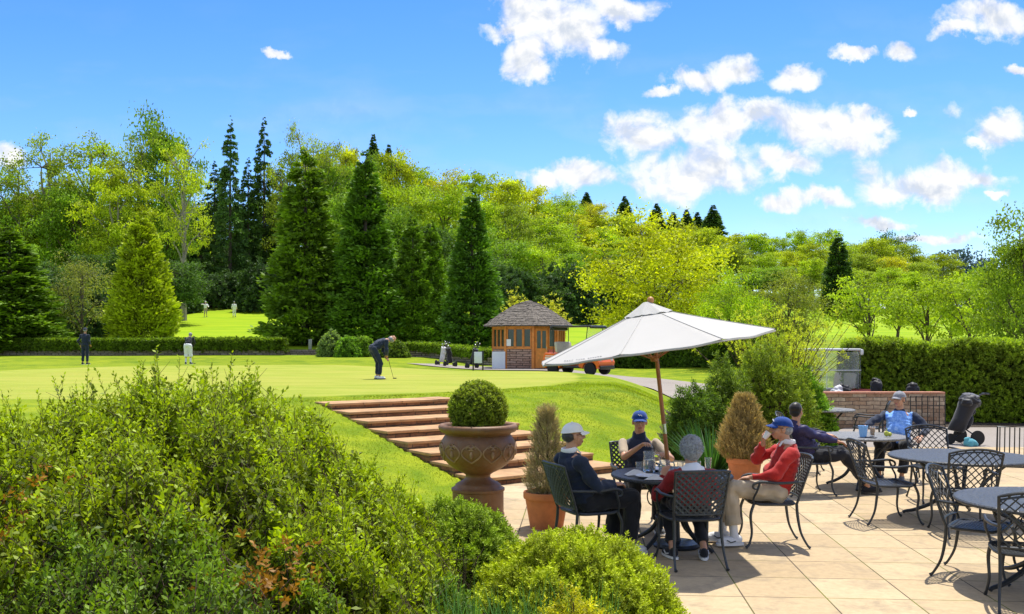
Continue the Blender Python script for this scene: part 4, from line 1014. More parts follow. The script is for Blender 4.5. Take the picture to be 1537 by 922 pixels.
        if S.get('cap_mark'):
            g = G(); g.tube([H(-.022, .086, .070), H(-.008, .090, .084), H(.004, .088, .078), H(.022, .086, .092)], .0045, 5); g.build('emblem', WHITE, cp)
    if S.get('glasses'):
        g = G()
        for k in (1, -1):
            g.ell(H(.031 * k, .092, .008), (.024, .006, .016), Hm); g.tube([H(.052 * k, .086, .012), H(.078 * k, .05, .014), H(.082 * k, .0, .010)], .003, 5)
        g.tube([H(-.012, .100, .012), H(.012, .100, .012)], .003, 5); g.build('glasses', DARKG, o)
    for ex in S.get('extra', []): ex(o, locals())
    return o

# seated near table ------------------------------------------------
def cup_at(v, label, mat=WHITE):
    pass
def front_pick(pel, neck, wmax=.12):
    """1 = pale front panel of the torso"""
    pel = np.array(pel); neck = np.array(neck); up = (neck - pel) / np.linalg.norm(neck - pel)
    def f(c):
        q = (c - pel) @ up; m = np.zeros(len(c)); m[(np.abs(c[:, 0]) < .185) & (q > -.04) & (q < .47) & (c[:, 1] > -.06 - .28 * q)] = 1; return m
    return f
# white cap, all in navy, looks to the right
person('white_cap', 'seated man in white cap and navy sweater, left of the near table', (.72, 9.31), (.9, .36), dict(
    pel=(0, -.02, .555), neck=(0, -.20, 1.0), head=(-.15, -.02), neck_dir=(0, .35, 1), build=1.08, belly=1.15,
    hands={1: (.17, .22, .70), -1: (-.20, .20, .70)}, poles={1: (.6, -.6, -.6), -1: (-.6, -.6, -.6)}, palms={1: (-.2, 0, -1), -1: (.2, 0, -1)},
    knees={1: (.13, .43, .56), -1: (-.13, .43, .56)}, ankles={1: (.12, .40, .10), -1: (-.15, .34, .10)}, toes={1: (.1, 1, 0), -1: (-.1, 1, 0)},
    top=NAVY, trousers=BLACKC, shoes=WHITEC, collar=WHITEC, hat=CAPWHITE, hair=HAIRD, glasses=1, leg_r=(.105, .085, .082)))
# navy vest facing us
person('vest', 'man in blue cap and navy sleeveless vest facing us across the near table', (1.43, 10.80), (.02, -1), dict(
    pel=(0, -.02, .555), neck=(0, -.06, 1.0), head=(-.12, .02), neck_dir=(0, .28, 1), build=1.05,
    hands={1: (.06, .36, .93), -1: (-.22, .36, .84)}, poles={1: (.7, -.1, -.9), -1: (-.8, -.1, -.7)}, palms={1: (-.3, .3, -1), -1: (.3, 0, -1)}, curl={1: .9, -1: .8},
    knees={1: (.12, .42, .54), -1: (-.12, .42, .54)}, ankles={1: (.13, .42, .1), -1: (-.13, .42, .1)}, toes={1: (.1, 1, 0), -1: (-.1, 1, 0)},
    top=NAVY, vest=True, shirt=BEIGE, collar_up=True, trousers=BLACKC, shoes=GREYSH, hat=CAPBLUE, cap_mark=1, hair=HAIRD))
# grey haired sitter from behind
person('grey_hair', 'person with bushy silver grey hair and red sweater, back to us at the near table', (1.70, 9.04), (-.10, 1), dict(
    pel=(0, .02, .545), neck=(0, .06, .875), head=(.1, -.12), neck_dir=(0, .30, 1), build=1.02,
    hands={1: (.17, .36, .77), -1: (-.20, .34, .77)}, poles={1: (.45, -.5, -.9), -1: (-.5, -.5, -.9)},
    knees={1: (.14, .46, .52), -1: (-.14, .46, .52)}, ankles={1: (.13, .10, .10), -1: (-.16, .16, .10)}, toes={1: (.25, 1, 0), -1: (-.2, 1, 0)},
    top=[DRED, WHITEC], top_pick=lambda c: ((c[:, 2] > .86) & (np.abs(c[:, 0]) < .11)).astype(float), trousers=BLACKC, shoes=BLACKC, stripe=WHITE, hair=HAIRG, hair_full=.022, leg_r=(.092, .068, .058)))
# red sweater drinking
def cup_hand(o, L):
    pass
person('red', 'man in blue cap, red sweater and cream trousers drinking from a white cup', (2.66, 9.86), (-1, .03), dict(
    pel=(0, -.03, .555), neck=(0, -.17, 1.02), head=(.0, -.06), neck_dir=(0, .52, 1), build=1.06, belly=1.05,
    hands={1: (.05, .085, 1.025), -1: (-.16, .26, .70)}, poles={1: (.9, .1, -.9), -1: (-.7, -.5, -.5)}, hdir={1: (-.12, .05, 1), -1: None}, palms={1: (-.3, -1, 0), -1: (0, 0, -1)}, curl={1: .9, -1: .5},
    knees={1: (.09, .46, .55), -1: (-.15, .47, .60)}, ankles={1: (.06, .50, .11), -1: (-.16, .42, .11)}, toes={1: (.05, 1, 0), -1: (-.15, 1, 0)},
    top=RED, trousers=CREAM, socks=WHITEC, leg_cut=.24, shoes=WHITEC, stripe=BLACKP, sole=WHITE, collar=WHITEC, hat=CAPBLUE, cap_mark=1, hair=HAIRG, glasses=1, leg_r=(.108, .088, .082)))
g = G(); g.lathe([(.022, 0), (.033, .075), (.034, .078), (.030, .078), (.020, .004), (.002, .004)], 20, capt=False); tag(g.build('cup', WHITE, loc=(2.575, 9.86, 1.075)), 'white cup held to the mouth of the man in red', 'cup').rotation_euler = (0, math.radians(35), 0)
# purple jacket
person('purple', 'black-haired man in purple jacket reclining with legs stretched under the middle table', (4.02, 13.08), (1, .14), dict(
    pel=(0, .04, .545), neck=(0, -.22, .955), head=(.65, .0), neck_dir=(0, .25, 1),
    hands={1: (.16, .42, .70), -1: (-.16, .56, .745)}, poles={1: (.6, -.5, -.7), -1: (-.6, -.5, -.7)},
    knees={1: (.12, .46, .54), -1: (-.12, .50, .57)}, ankles={1: (.13, .78, .11), -1: (-.1, .88, .11)}, toes={1: (.15, 1, .1), -1: (-.1, 1, .1)},
    top=PURPLE, collar_up=True, trousers=BLACKC, shoes=BLACKC, sole=BLACKP, hair=HAIRB, leg_r=(.098, .075, .064)))
# pale blue front
person('paleblue', 'man in pale blue patterned top with navy sleeves and grey cap, behind the middle table', (5.80, 14.50), (-.50, -.87), dict(
    pel=(0, .02, .56), neck=(0, -.13, 1.03), head=(-.45, .02), neck_dir=(0, .25, 1), build=1.12, belly=1.1,
    hands={1: (.42, .36, .80), -1: (-.34, .20, .68)}, poles={1: (.7, -.6, .2), -1: (-.8, -.4, -.4)}, curl={1: .9, -1: .4},
    knees={1: (.20, .42, .56), -1: (-.16, .42, .56)}, ankles={1: (.20, .46, .11), -1: (-.10, .40, .11)}, toes={1: (.3, 1, 0), -1: (-.1, 1, 0)},
    top=[NAVY, LBLUE], top_pick=front_pick((0, .02, .56), (0, -.13, 1.03)), trousers=BLACKC, shoes=GREYSH, hat=GREYCAP, hair=HAIRD, leg_r=(.105, .082, .072)))

# golfers on the green ----------------------------------------------
def stand(px, d, face, label, S):
    x = wx(px, d); S.setdefault('voxel', .014); S.setdefault('bvoxel', .010)
    base = dict(pel=(0, 0, .93), neck=(0, 0, 1.42), head=(0, .1), neck_dir=(0, .15, 1), knees={1: (.10, .03, .50), -1: (-.10, .03, .50)}, ankles={1: (.12, 0, .09), -1: (-.12, 0, .09)}, toes={1: (.2, 1, 0), -1: (-.2, 1, 0)},
                hands={1: (.24, .10, .88), -1: (-.24, .10, .88)}, poles={1: (.4, -1, 0), -1: (-.4, -1, 0)}, top=NAVY, trousers=NAVY, shoes=BLACKC)
    base.update(S); return person('golfer', label, (x, d, tz(x, d)), face, base)
def club(x, y, z, hx, hy, hz, label):
    g = G(); g.tube([(hx - x, hy - y, hz - z), (0, 0, .02)], [.009, .005], 6); g.box((.04, 0, .015), (.11, .03, .03), bev=.008); g.tube([(hx - x, hy - y, hz - z), tuple(Vector((hx - x, hy - y, hz - z)) * .78)], .014, 6)
    tag(g.build('golf_putter', BLACKP, loc=(x, y, z)), label, 'golf club')
stand(127, 45, (.15, 1), 'golfer in dark navy top and trousers with cap, standing leftmost on the putting green', dict(hat=NAVY, hair=HAIRG, head=(.3, .05), hands={1: (.16, .18, .92), -1: (-.27, .05, .90)}))
stand(282, 46, (0, 1), 'golfer in black top and white shorts bending over his putt, centre left of the green', dict(pel=(0, -.05, .90), neck=(0, .22, 1.30), head=(0, -.8), neck_dir=(0, .9, .8), top=BLACKC, trousers=WHITEC, leg_cut=.62, socks=WHITEC, hair=HAIRG, leg_r=(.11, .092, .09), hands={1: (.06, .42, .80), -1: (-.06, .42, .80)}, poles={1: (1, 0, 0), -1: (-1, 0, 0)}))
stand(567, 28.8, (.95, .45), 'grey-haired golfer in navy leaning far over his putter on the near part of the green', dict(pel=(0, -.16, .92), neck=(0, .27, 1.17), head=(0, -1.2), neck_dir=(0, .98, .15), top=DENIM, trousers=NAVY, hair=HAIRG, shoes=WHITEC, sole=BLACKP, bvoxel=.008, voxel=.01, hands={1: (.04, .26, .70), -1: (-.05, .28, .66)}, poles={1: (1, -.3, .1), -1: (-1, -.3, .1)}, knees={1: (.12, .04, .49), -1: (-.12, .04, .49)}))
z = tz(wx(567, 28.8), 28.8); club(wx(567, 28.8) + .42, 29.1, z, wx(567, 28.8) + .26, 28.93, z + .70, 'putter in the hands of the grey-haired golfer')
z = tz(wx(282, 46), 46); club(wx(282, 46), 46.8, z, wx(282, 46), 46.42, z + .82, 'putter of the golfer in white shorts')
stand(308, 103, (.4, -.9), 'tiny far golfer in white top with arm raised, on the distant fairway', dict(top=WHITEC, trousers=BEIGE, leg_cut=.5, hat=WHITEC, voxel=.03, bvoxel=.018, hands={1: (.3, .35, 1.35), -1: (-.2, .3, 1.1)}))
stand(351, 103, (0, 1), 'tiny far golfer in pale clothes, the right-hand one on the distant fairway', dict(top=WHITEC, trousers=WHITEC, hair=HAIRG, voxel=.03, bvoxel=.018))
# ------------------------------------------------------------------ starter's hut
ORW = simple('orange_timber', (.72, .25, .04), .5, var=.3, scale=5, bump=.2); DGL = simple('dark_window_glass', (.02, .05, .05), .08, var=.3, spec=.8)
SHING = simple('weathered_shingle', (.16, .135, .11), .9, var=.6, scale=7, bump=.7, bd=.01); STONEL = brick_mat('split_stone', (.34, .20, .14), (.48, .32, .24), (.10, .07, .05), .42, .11, mort=.014)
PANEL = simple('white_panel', (.72, .76, .80), .5, var=.05); POSTR = simple('notice_red', (.6, .12, .08), .6, var=.3)
hx, hy = wx(793, 47), 47.0; hz = tz(hx, hy) - .03
hut = thing('garden_hut', 'octagonal orange timber hut with dark windows under a grey shingle roof at the lawn edge', 'hut', (hx, hy, hz), math.radians(0))
AP, HW = 1.58, 2.16; SD = 2 * AP * math.tan(PI / 8)
g = G(); g.prism([((AP + .05) / math.cos(PI / 8) * math.sin(math.radians(-17) + (k + .5) * PI / 4), -(AP + .05) / math.cos(PI / 8) * math.cos(math.radians(-17) + (k + .5) * PI / 4)) for k in range(8)], -.3, .06); g.build('base', simple('hut_plinth', (.25, .2, .16), .9), hut, smooth=False)
for k in range(8):
    th = math.radians(-17) + k * PI / 4; M = Matrix.Rotation(th, 4, 'Z') @ Matrix.Translation((0, -AP, 0))
    def bx(g, c, s, mi=0): g.box(M @ Vector(c), s, Matrix.Rotation(th, 3, 'Z'), mi)
    door = (k == 1)
    g = G()
    if door:
        bx(g, (0, .02, 1.05), (SD - .02, .05, 1.98)); o = g.build('wall', ORW, hut, smooth=False)
        g = G(); bx(g, (-.22, -.035, 1.02), (.66, .05, 1.86)); dr = g.build('door', ORW, hut, smooth=False)
        g = G(); [bx(g, (-.22 + q, -.064, 1.42), (.20, .012, .82)) for q in (-.14, .14)]; g.build('pane', DGL, dr, smooth=False)
        g = G(); g.tube([M @ Vector((.03, -.09, .95)), M @ Vector((.03, -.09, 1.08))], .012, 6); g.build('handle', CHROME, dr)
        g = G(); bx(g, (.36, -.012, .5), (.44, .06, .85)); g.build('panel', STONEL, hut, smooth=False)
    else:
        bx(g, (0, .01, .52), (SD - .04, .12, .92)); g.build('panel', STONEL, hut, smooth=False)
        g = G(); bx(g, (0, .0, 1.01), (SD, .15, .07)); bx(g, (0, .0, 2.05), (SD, .13, .20)); bx(g, (0, .045, 1.5), (SD - .1, .02, .9)); g.build('wall', ORW, hut, smooth=False)
    for q in ((-.40, 0, .40) if not door else (.36,)):
        w = (.30 if not door else .3); g = G()
        for sx in (-1, 1): bx(g, (q + sx * (w / 2 + .02), -.03, 1.5), (.045, .07, .9))
        for sz in (-1, 1): bx(g, (q, -.03, 1.5 + sz * .43), (w + .08, .07, .05))
        f = g.build('window', ORW, hut, smooth=False); g = G(); bx(g, (q, -.008, 1.5), (w, .02, .82)); g.build('pane', DGL, f, smooth=False)
    g = G(); c = Matrix.Rotation(math.radians(-17) + (k + .5) * PI / 4, 4, 'Z') @ Vector((0, -AP / math.cos(PI / 8) - .01, 1.08)); g.box(c, (.13, .13, 2.16), Matrix.Rotation(math.radians(-17) + (k + .5) * PI / 4, 3, 'Z')); g.build('corner_post', ORW, hut, smooth=False)
# roof: rows of separate shingles over a bell-curved octagon
RP = [(2.04, HW - .08), (1.62, HW + .26), (1.10, HW + .64), (.62, HW + .95), (.24, HW + 1.10)]
g = G(); rg = np.random.default_rng(8)
ring = lambda r: [((r / math.cos(PI / 8)) * math.sin(math.radians(-17) + (k + .5) * PI / 4), -(r / math.cos(PI / 8)) * math.cos(math.radians(-17) + (k + .5) * PI / 4)) for k in range(8)]
V = []; 
for r, z in RP: V += [(x, y, z - .03) for x, y in ring(r)]
Fs = [(i * 8 + k, i * 8 + (k + 1) % 8, (i + 1) * 8 + (k + 1) % 8, (i + 1) * 8 + k) for i in range(4) for k in range(8)] + [tuple(range(8))[::-1], tuple(32 + k for k in range(8))]; g.add(V, Fs)
rows = 17
for k in range(8):
    th = math.radians(-17) + k * PI / 4; M = Matrix.Rotation(th, 4, 'Z')
    for i in range(rows):
        q = i / rows * 4; r = np.interp(q, range(5), [p[0] for p in RP]); z = np.interp(q, range(5), [p[1] for p in RP]); q2 = (i + 1.35) / rows * 4; r2 = np.interp(q2, range(5), [p[0] for p in RP]); z2 = np.interp(q2, range(5), [p[1] for p in RP])
        hwid = r * math.tan(PI / 8); x = -hwid
        while x < hwid - .02:
            w = min(rg.uniform(.09, .17), hwid - x); j = rg.normal() * .012; a = Vector((x + .004, -r - j, z + .028 + rg.normal() * .006)); b = Vector((x + w - .004, -r - j, z + .028 + rg.normal() * .006)); s_ = r2 / r; c = Vector((b.x * s_, -r2, z2 + .004)); d = Vector((a.x * s_, -r2, z2 + .004))
            vs = [a, b, c, d] + [v - Vector((0, 0, .022)) for v in (a, b, c, d)]; g.add([M @ v for v in vs], [(0, 1, 2, 3), (0, 4, 5, 1), (1, 5, 6, 2), (3, 7, 4, 0), (4, 7, 6, 5), (2, 6, 7, 3)]); x += w
g.lathe([(.28, HW + 1.06), (.20, HW + 1.13), (.08, HW + 1.16)], 10); g.build('roof', SHING, hut, smooth=False)
# notices and things leaning on the hut
def onwall(k, x, z, s, mat, name, lab, cat):
    th = math.radians(-17) + k * PI / 4; p = Matrix.Translation((hx, hy, hz)) @ Matrix.Rotation(th, 4, 'Z') @ Vector((x, -AP - .075, z)); g = G(); g.box((0, 0, 0), s, bev=.004); tag(g.build(name, mat, loc=p, rz=th, smooth=False), lab, cat)
onwall(0, -.50, 1.28, (.22, .012, .32), WHITE, 'notice', 'small white notice fixed to the left window of the shingle-roofed hut', 'notice')
onwall(1, .36, .72, (.40, .014, .46), POSTR, 'poster', 'red and white poster on the low wall right of the hut door', 'poster')
g = G(); g.box((0, 0, .42), (.62, .12, .84), bev=.01); tag(g.build('white_board', PANEL, loc=(wx(748, 45.6), 45.6, tz(wx(748, 45.6), 45.6)), smooth=False), 'plain white board standing at the left foot of the hut', 'board')
# ---------------------------------------------------------------- golf cart
ORP = nm('orange_paint'); ORP = ORP.out(ORP.bsdf((.80, .14, .008), .35, .0, .4, Coat_Weight=.3)); TYRE = simple('tyre_rubber', (.016, .016, .016), .85); SEATM = simple('cream_vinyl', (.55, .5, .4), .5)
def wheel(parent, c, r, w, axis=(1, 0, 0)):
    M = Matrix.Rotation(PI / 2, 3, 'Y'); g = G(); g.lathe([(r * .55, -w / 2), (r * .93, -w / 2), (r, -w / 2 + .03), (r, w / 2 - .03), (r * .93, w / 2), (r * .55, w / 2)], 26, c, M=M); wo = thing_child('wheel', parent); g.build('tyre', TYRE, wo)
    g = G(); g.lathe([(r * .57, -w * .3), (r * .57, w * .42), (r * .5, w * .40), (r * .2, w * .36), (.03, w * .44)], 20, c, M=M)
    g.lathe([(r * .57, w * .3), (r * .57, -w * .42), (r * .5, -w * .40), (r * .2, -w * .36), (.03, -w * .44)], 20, c, M=M); g.build('rim', CHROME, wo); return wo
def thing_child(name, parent):
    o = bpy.data.objects.new(name, None); COL.objects.link(o); o.parent = parent; o.empty_display_size = .1; return o
def cart(x, y, face, label, body=ORP, roofm=BLACKP, roof_h=1.82, glass=True, zo=0):
    o = thing('golf_cart', label, 'golf cart', (x, y, tz(x, y) + zo), math.atan2(face[1], face[0]) - PI / 2)
    for sx in (-1, 1):
        for yy in (-.82, .84): wheel(o, (sx * .50, yy, .23), .235, .19)
    # shell: side profile extruded, with wheel arches
    def side(x0, x1, name, mat, prof, bev=.03):
        g = G(); M = Matrix(((0, 0, 1), (1, 0, 0), (0, 1, 0))); g.prism(prof, x0, x1, M=M); ob = g.build(name, mat, o, smooth=False); md = ob.modifiers.new('b', 'BEVEL'); md.width = bev; md.segments = 3; md.limit_method = 'ANGLE'; return ob
    arc = lambda cy, r, n=8: [(cy + r * math.cos(a), .22 + r * math.sin(a)) for a in np.linspace(0, PI, n)]
    rear = [(-1.22, .30)] + [(p[0], p[1]) for p in arc(-.82, .29)][::-1] + [(-.45, .30), (-.30, .34), (-.30, .66), (-.62, .80), (-1.16, .82), (-1.24, .62)]
    side(-.60, .60, 'rear_body', body, rear)
    front = [(.36, .30)] + [(p[0], p[1]) for p in arc(.84, .30)][::-1] + [(1.20, .30), (1.26, .46), (1.16, .68), (.80, .86), (.52, .90), (.50, .50), (.36, .40)]
    side(-.58, .58, 'front_body', body, front)
    g = G(); g.box((0, .05, .29), (1.10, .82, .09), bev=.02); g.box((0, 1.26, .28), (1.0, .08, .14), bev=.03); g.box((0, -1.25, .32), (1.05, .08, .14), bev=.03); g.build('floor_pan', BLACKP, o)
    g = G(); g.box((0, -.42, .75), (1.05, .5, .14), bev=.05); g.box((0, -.70, 1.03), (1.05, .12, .42), Matrix.Rotation(.15, 3, 'X'), bev=.05); g.build('seat', SEATM, o)
    g = G(); 
    for k in range(2): pass
    g.box((0, 0, roof_h), (1.16, 1.75, .06), bev=.03); g.box((0, -.9, roof_h - .07), (1.14, .10, .16), bev=.04); g.box((0, .88, roof_h - .04), (1.14, .10, .10), bev=.04); g.build('canopy', roofm, o)
    for sx in (-1, 1):
        g = G(); g.tube([(sx * .53, .62, .86), (sx * .54, .44, 1.3), (sx * .54, .66, roof_h - .03)][0:1] + [(sx * .54, .74, roof_h - .03)], .016, 6); g.build('front_post', BLACKP, o)
        g = G(); g.tube([(sx * .52, -.80, .80), (sx * .54, -.82, roof_h - .03)], .016, 6); g.build('rear_post', BLACKP, o)
        g = G(); g.ell((sx * .40, 1.20, .58), (.10, .05, .065)); g.build('headlight', WHITE, o)
    if glass: g = G(); g.box((0, .68, 1.34), (1.04, .012, .90), Matrix.Rotation(-.12, 3, 'X')); g.build('windscreen', GLASS, o)
    g = G(); g.tube([(-.25, .50, .85), (-.25, .25, 1.02)], .02, 6); M = Matrix.Rotation(-.9, 3, 'X'); g.tube([Vector((-.25, .22, 1.04)) + M @ Vector((.17 * math.cos(a), .17 * math.sin(a), 0)) for a in np.linspace(0, 2 * PI, 17)[:-1]], .014, 6, closed=True); g.build('steering_wheel', BLACKP, o)
    return o
cx_, cy_ = wx(868, 36.6), 36.6
oc = cart(cx_, cy_, (.80, -.60), 'bright orange golf cart with black canopy parked before the shingle-roofed hut', zo=.03); oc.scale = (1, 1, 1)
g = G(); [g.box((sx * .605, -.86, .62), (.012, .55, .05)) for sx in (-1, 1)]; [g.box((sx * .605, -.86, .70), (.012, .5, .03)) for sx in (-1, 1)]; g.build('side_stripe', WHITE, oc)
WCART = nm('white_paint'); WCART = WCART.out(WCART.bsdf((.7, .7, .7), .3, 0, .5, Coat_Weight=.4))
REDP = simple('faded_red_panel', (.55, .12, .09), .4)
cart(wx(1232, 25.6), 25.7, (-1, -.15), 'golf buggy with pale roof and clear plastic sides, half hidden behind the stone wall', REDP, WCART, 1.86, zo=0)
g = None
# clear side curtains of the buggy
bug = [o for o in COL.objects if o.name.startswith('golf_cart') and not o.parent][-1]
g = G(); 
for sx in (-1, 1): g.box((sx * .58, -.05, 1.32), (.008, 1.5, .95))
g.box((0, -.86, 1.32), (1.1, .008, .95)); g.build('side_curtain', GLASS, bug, smooth=False)
g = G(); [g.tube([(sx * .59, -.85, 1.32), (sx * .59, .72, 1.32)], .012, 6) for sx in (-1, 1)]; [g.tube([(sx * .59, .1, .86), (sx * .59, .1, 1.82)], .01, 6) for sx in (-1, 1)]; g.build('curtain_rail', WHITE, bug)

# ---------------------------------------------------------------- trolleys and bags
def golf_bag(name, label, x, y, z, tilt, rz, body, hoodm, h=.86, hood=True, group=None, pk=None):
    o = thing(name, label, 'golf bag', (x, y, z), rz, group); M = Matrix.Rotation(tilt, 3, 'X')
    g = G(); g.lathe([(.11, 0), (.125, .03), (.12, .3), (.128, h - .12), (.14, h - .06), (.14, h), (.12, h)], 20, M=M); g.build('bag_body', body, o)
    g = G(); g.ell(M @ Vector((0, -.125, h * .35)), (.09, .06, .19), M); g.ell(M @ Vector((.12, 0, h * .6)), (.045, .07, .16), M); g.ell(M @ Vector((0, -.12, h * .72)), (.07, .04, .09), M); g.build('pocket', pk or body, o)
    if hood: g = G(); g.ell(M @ Vector((0, 0, h + .05)), (.145, .155, .15), M); g.ell(M @ Vector((0, -.09, h + .04)), (.12, .09, .12), M); g.ell(M @ Vector((-.07, .07, h + .0)), (.09, .08, .13), M); fuse(g, 'rain_hood', body, .014, o, 2, None, .006, 3); g = G(); g.ell(M @ Vector((.03, .02, h + .17)), (.085, .095, .07), M); g.ell(M @ Vector((-.05, -.03, h + .15)), (.06, .06, .06), M); fuse(g, 'hood_top', hoodm, .012, o, 2, None, .005, 8)
    else:
        rg = np.random.default_rng(int(abs(x * 100)))
        for k in range(6):
            a = k * 1.05; p = Vector((.08 * math.cos(a), .08 * math.sin(a), h)); L = rg.uniform(.12, .30); q = p + Vector((.04 * math.cos(a), .04 * math.sin(a), L)); g = G(); g.tube([M @ p, M @ q], .006, 5); g.ell(M @ (q + Vector((.02, 0, .02))), (.045, .028, .04), M); g.build('club', CHROME if k % 2 else hoodm, o)
    return o
def trolley(label, x, y, rz, s=1.0):
    z = tz(x, y); o = thing('golf_trolley', label, 'golf trolley', (x, y, z), rz); o.scale = (s, s, s)
    g = G(); g.tube([(0, .28, .12), (0, .05, .30), (0, -.22, .92), (0, -.42, 1.02)], .018, 7, smooth_n=3); g.tube([(-.12, -.42, 1.02), (.12, -.42, 1.02)], .018, 7); g.tube([(-.3, -.05, .17), (0, .05, .32), (.3, -.05, .17)], .014, 6); g.tube([(-.13, .02, .35), (0, -.02, .37), (.13, .02, .35)], .012, 6); g.build('frame', BLACKP, o)
    wheel(o, (-.31, -.05, .15), .15, .05); wheel(o, (.31, -.05, .15), .15, .05); wheel(o, (0, .34, .11), .11, .05); return o
BAGW = simple('white_bag_vinyl', (.6, .6, .62), .5); BAGB = cloth('black_bag_nylon', (.018, .018, .022), .5); BAGR = cloth('red_bag_nylon', (.4, .03, .02), .6); HOODG = cloth('grey_hood_nylon', (.10, .10, .12), .6)
for px, d, rz, lab, b, hd in ((662, 50, .5, 'golf trolley left of the pair by the low hedge', BAGW, False), (676, 48.5, -.4, 'golf trolley right of the pair by the low hedge', BAGB, False), (707, 46.5, .8, 'golf trolley standing left of the white sign', BAGB, False)):
    x = wx(px, d); trolley(lab, x, d, rz); golf_bag('golf_bag', lab.replace('golf trolley', 'golf bag with clubs on the trolley'), x + .02 * math.sin(rz), d, tz(x, d) + .22, .38, rz, b, BLACKP, .78, hd)
# sign on two posts
x, y = wx(717, 43), 43.; o = thing('tee_sign', 'small white notice board on two dark posts on the lawn left of the hut', 'sign', (x, y, tz(x, y)), .25)
g = G(); g.box((0, 0, .58), (.36, .03, .50), bev=.006); g.build('board', PANEL, o)
for sx in (-1, 1): g = G(); g.box((sx * .22, 0, .42), (.06, .06, .92), bev=.006); g.build('post', BLACKP, o)
# marker post and others far left
x, y = wx(465, 66), 66.; g = G(); g.box((0, 0, .35), (.22, .12, .8), bev=.03); tag(g.build('marker_post', simple('grey_stone', (.3, .3, .29), .9), loc=(x, y, tz(x, y) - .05)), 'short pale stone marker by the opening in the low wall', 'marker')
# ---------------------------------------------------------------- stone wall behind the patio
WALLM = brick_mat('mixed_stone_wall', (.34, .20, .12), (.52, .40, .28), (.16, .12, .09), .34, .095, mort=.008)
WALLM2 = brick_mat('dark_rubble', (.20, .16, .12), (.36, .30, .22), (.06, .06, .04), .45, .13, mort=.02)
wl = thing('stone_wall', 'low wall of mixed tan stones with a red coping behind the patio', 'wall', (wx(1228, 23.4), 23.4, 0))
W_ = wx(1418, 23.4) - wx(1228, 23.4); g = G(); g.box((W_ / 2, .14, .38), (W_, .28, .88)); g.build('stonework', WALLM, wl, smooth=False)
g = G(); x = 0
while x < W_ - .05: w = min(.45, W_ - x); g.box((x + w / 2, .14, .84), (w - .008, .34, .045), bev=.008); x += w
g.build('coping', simple('red_coping', (.45, .20, .12), .8, var=.3), wl)
tr = thing('iron_trellis', 'black iron grid standing against the right end of the stone wall', 'trellis', (wx(1366, 23.2), 23.2, -.02))
Wt = wx(1418, 23.2) - wx(1366, 23.2); g = G(); [g.tube([(q * Wt / 6, 0, 0), (q * Wt / 6, 0, .80)], .012, 5) for q in range(7)]; [g.tube([(0, 0, q), (Wt, 0, q)], .007, 5) for q in (.12, .34, .56, .79)]; g.build('bars', BLACKP, tr)
golf_bag('golf_bag', 'black golf bag with red trim leaning above the stone wall', wx(1312, 24.3), 24.3, .02, .25, 2.6, BAGB, BAGB, .95, True, pk=BAGR)
golf_bag('golf_bag', 'black golf bag lying low above the wall by the buggy', wx(1290, 24.6), 24.6, .02, -.45, 1.2, BAGB, BAGB, .85, True)
golf_bag('golf_bag', 'upright black golf bag above the right half of the stone wall', wx(1380, 24.2), 24.2, 0, .25, -1.2, BAGB, BAGB, .86, True)
golf_bag('golf_bag', 'white golf bag top beside the buggy behind the wall', wx(1253, 24.2), 24.2, 0, .2, 0, BAGW, BAGW, .78, True)
x, y = wx(1450, 19.6), 19.6; tq = trolley('golf trolley at the right with a big black bag, beside the hedge', x, y, math.radians(96)); 
golf_bag('golf_bag', 'black golf bag with pale grey hood on the trolley by the hedge', x - .22, y, .26, .30, math.radians(96), BAGB, HOODG, .70, True).scale = (1.35, 1.35, .86)
g = G(); g.ell((0, 0, .06), (.13, .09, .09)); g.ell((.09, .02, .04), (.08, .07, .05)); g.ell((-.05, 0, .14), (.06, .05, .06)); to = fuse(g, 'towel', cloth('turquoise_towel', (.10, .35, .42)), .01, None, 2, None, .006, 4); to.location = (wx(1455, 19.2), 19.2, -.004); tag(to, 'turquoise cloth heaped at the foot of the trolley by the hedge', 'towel')

# ---------------------------------------------------------------- low wall and hedge at the far side of the green
def low_wall(name, label, pts, h, w):
    o = thing(name, label, 'wall', (pts[0][0], pts[0][1], 0)); g = G()
    for a, b in zip(pts, pts[1:]):
        a, b = Vector((*a, 0)), Vector((*b, 0)); n = max(1, int((b - a).length / 2.5)); dr = (b - a).normalized(); M = Matrix.Rotation(math.atan2(dr.y, dr.x), 3, 'Z')
        for i in range(n):
            c = a.lerp(b, (i + .5) / n); z = tz(c.x, c.y); g.box((c.x - pts[0][0], c.y - pts[0][1], z + h / 2 - .15), ((b - a).length / n + .002, w + random.uniform(-.02, .02), h + .3 + random.uniform(-.02, .02)), M)
    g.build('stonework', WALLM2, o, smooth=False)
HG = (.085, .135, .012)
pl = [(wx(-130, 62), 62), (wx(427, 62), 62)]; low_wall('terrace_wall', 'long low rubble wall under the clipped hedge at the far left edge of the green', pl, .42, .4)
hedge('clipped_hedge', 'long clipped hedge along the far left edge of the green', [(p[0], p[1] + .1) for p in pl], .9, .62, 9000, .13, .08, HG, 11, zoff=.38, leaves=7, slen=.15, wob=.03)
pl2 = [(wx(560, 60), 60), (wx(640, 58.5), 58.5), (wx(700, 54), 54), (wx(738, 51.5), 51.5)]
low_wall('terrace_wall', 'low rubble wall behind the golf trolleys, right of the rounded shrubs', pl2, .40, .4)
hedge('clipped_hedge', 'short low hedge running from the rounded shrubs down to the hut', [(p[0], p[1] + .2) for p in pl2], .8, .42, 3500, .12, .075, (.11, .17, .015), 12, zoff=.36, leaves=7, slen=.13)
o = thing('stone_steps', 'little stone steps in the gap at the right end of the long hedge', 'steps', (wx(452, 62), 62, tz(wx(452, 62), 62)))
for i in range(3): g = G(); g.box((0, .25 + i * .4, .06 + i * .13 - .1), (2.3, .5, .3)); g.build('step', WALLM2, o, smooth=False)
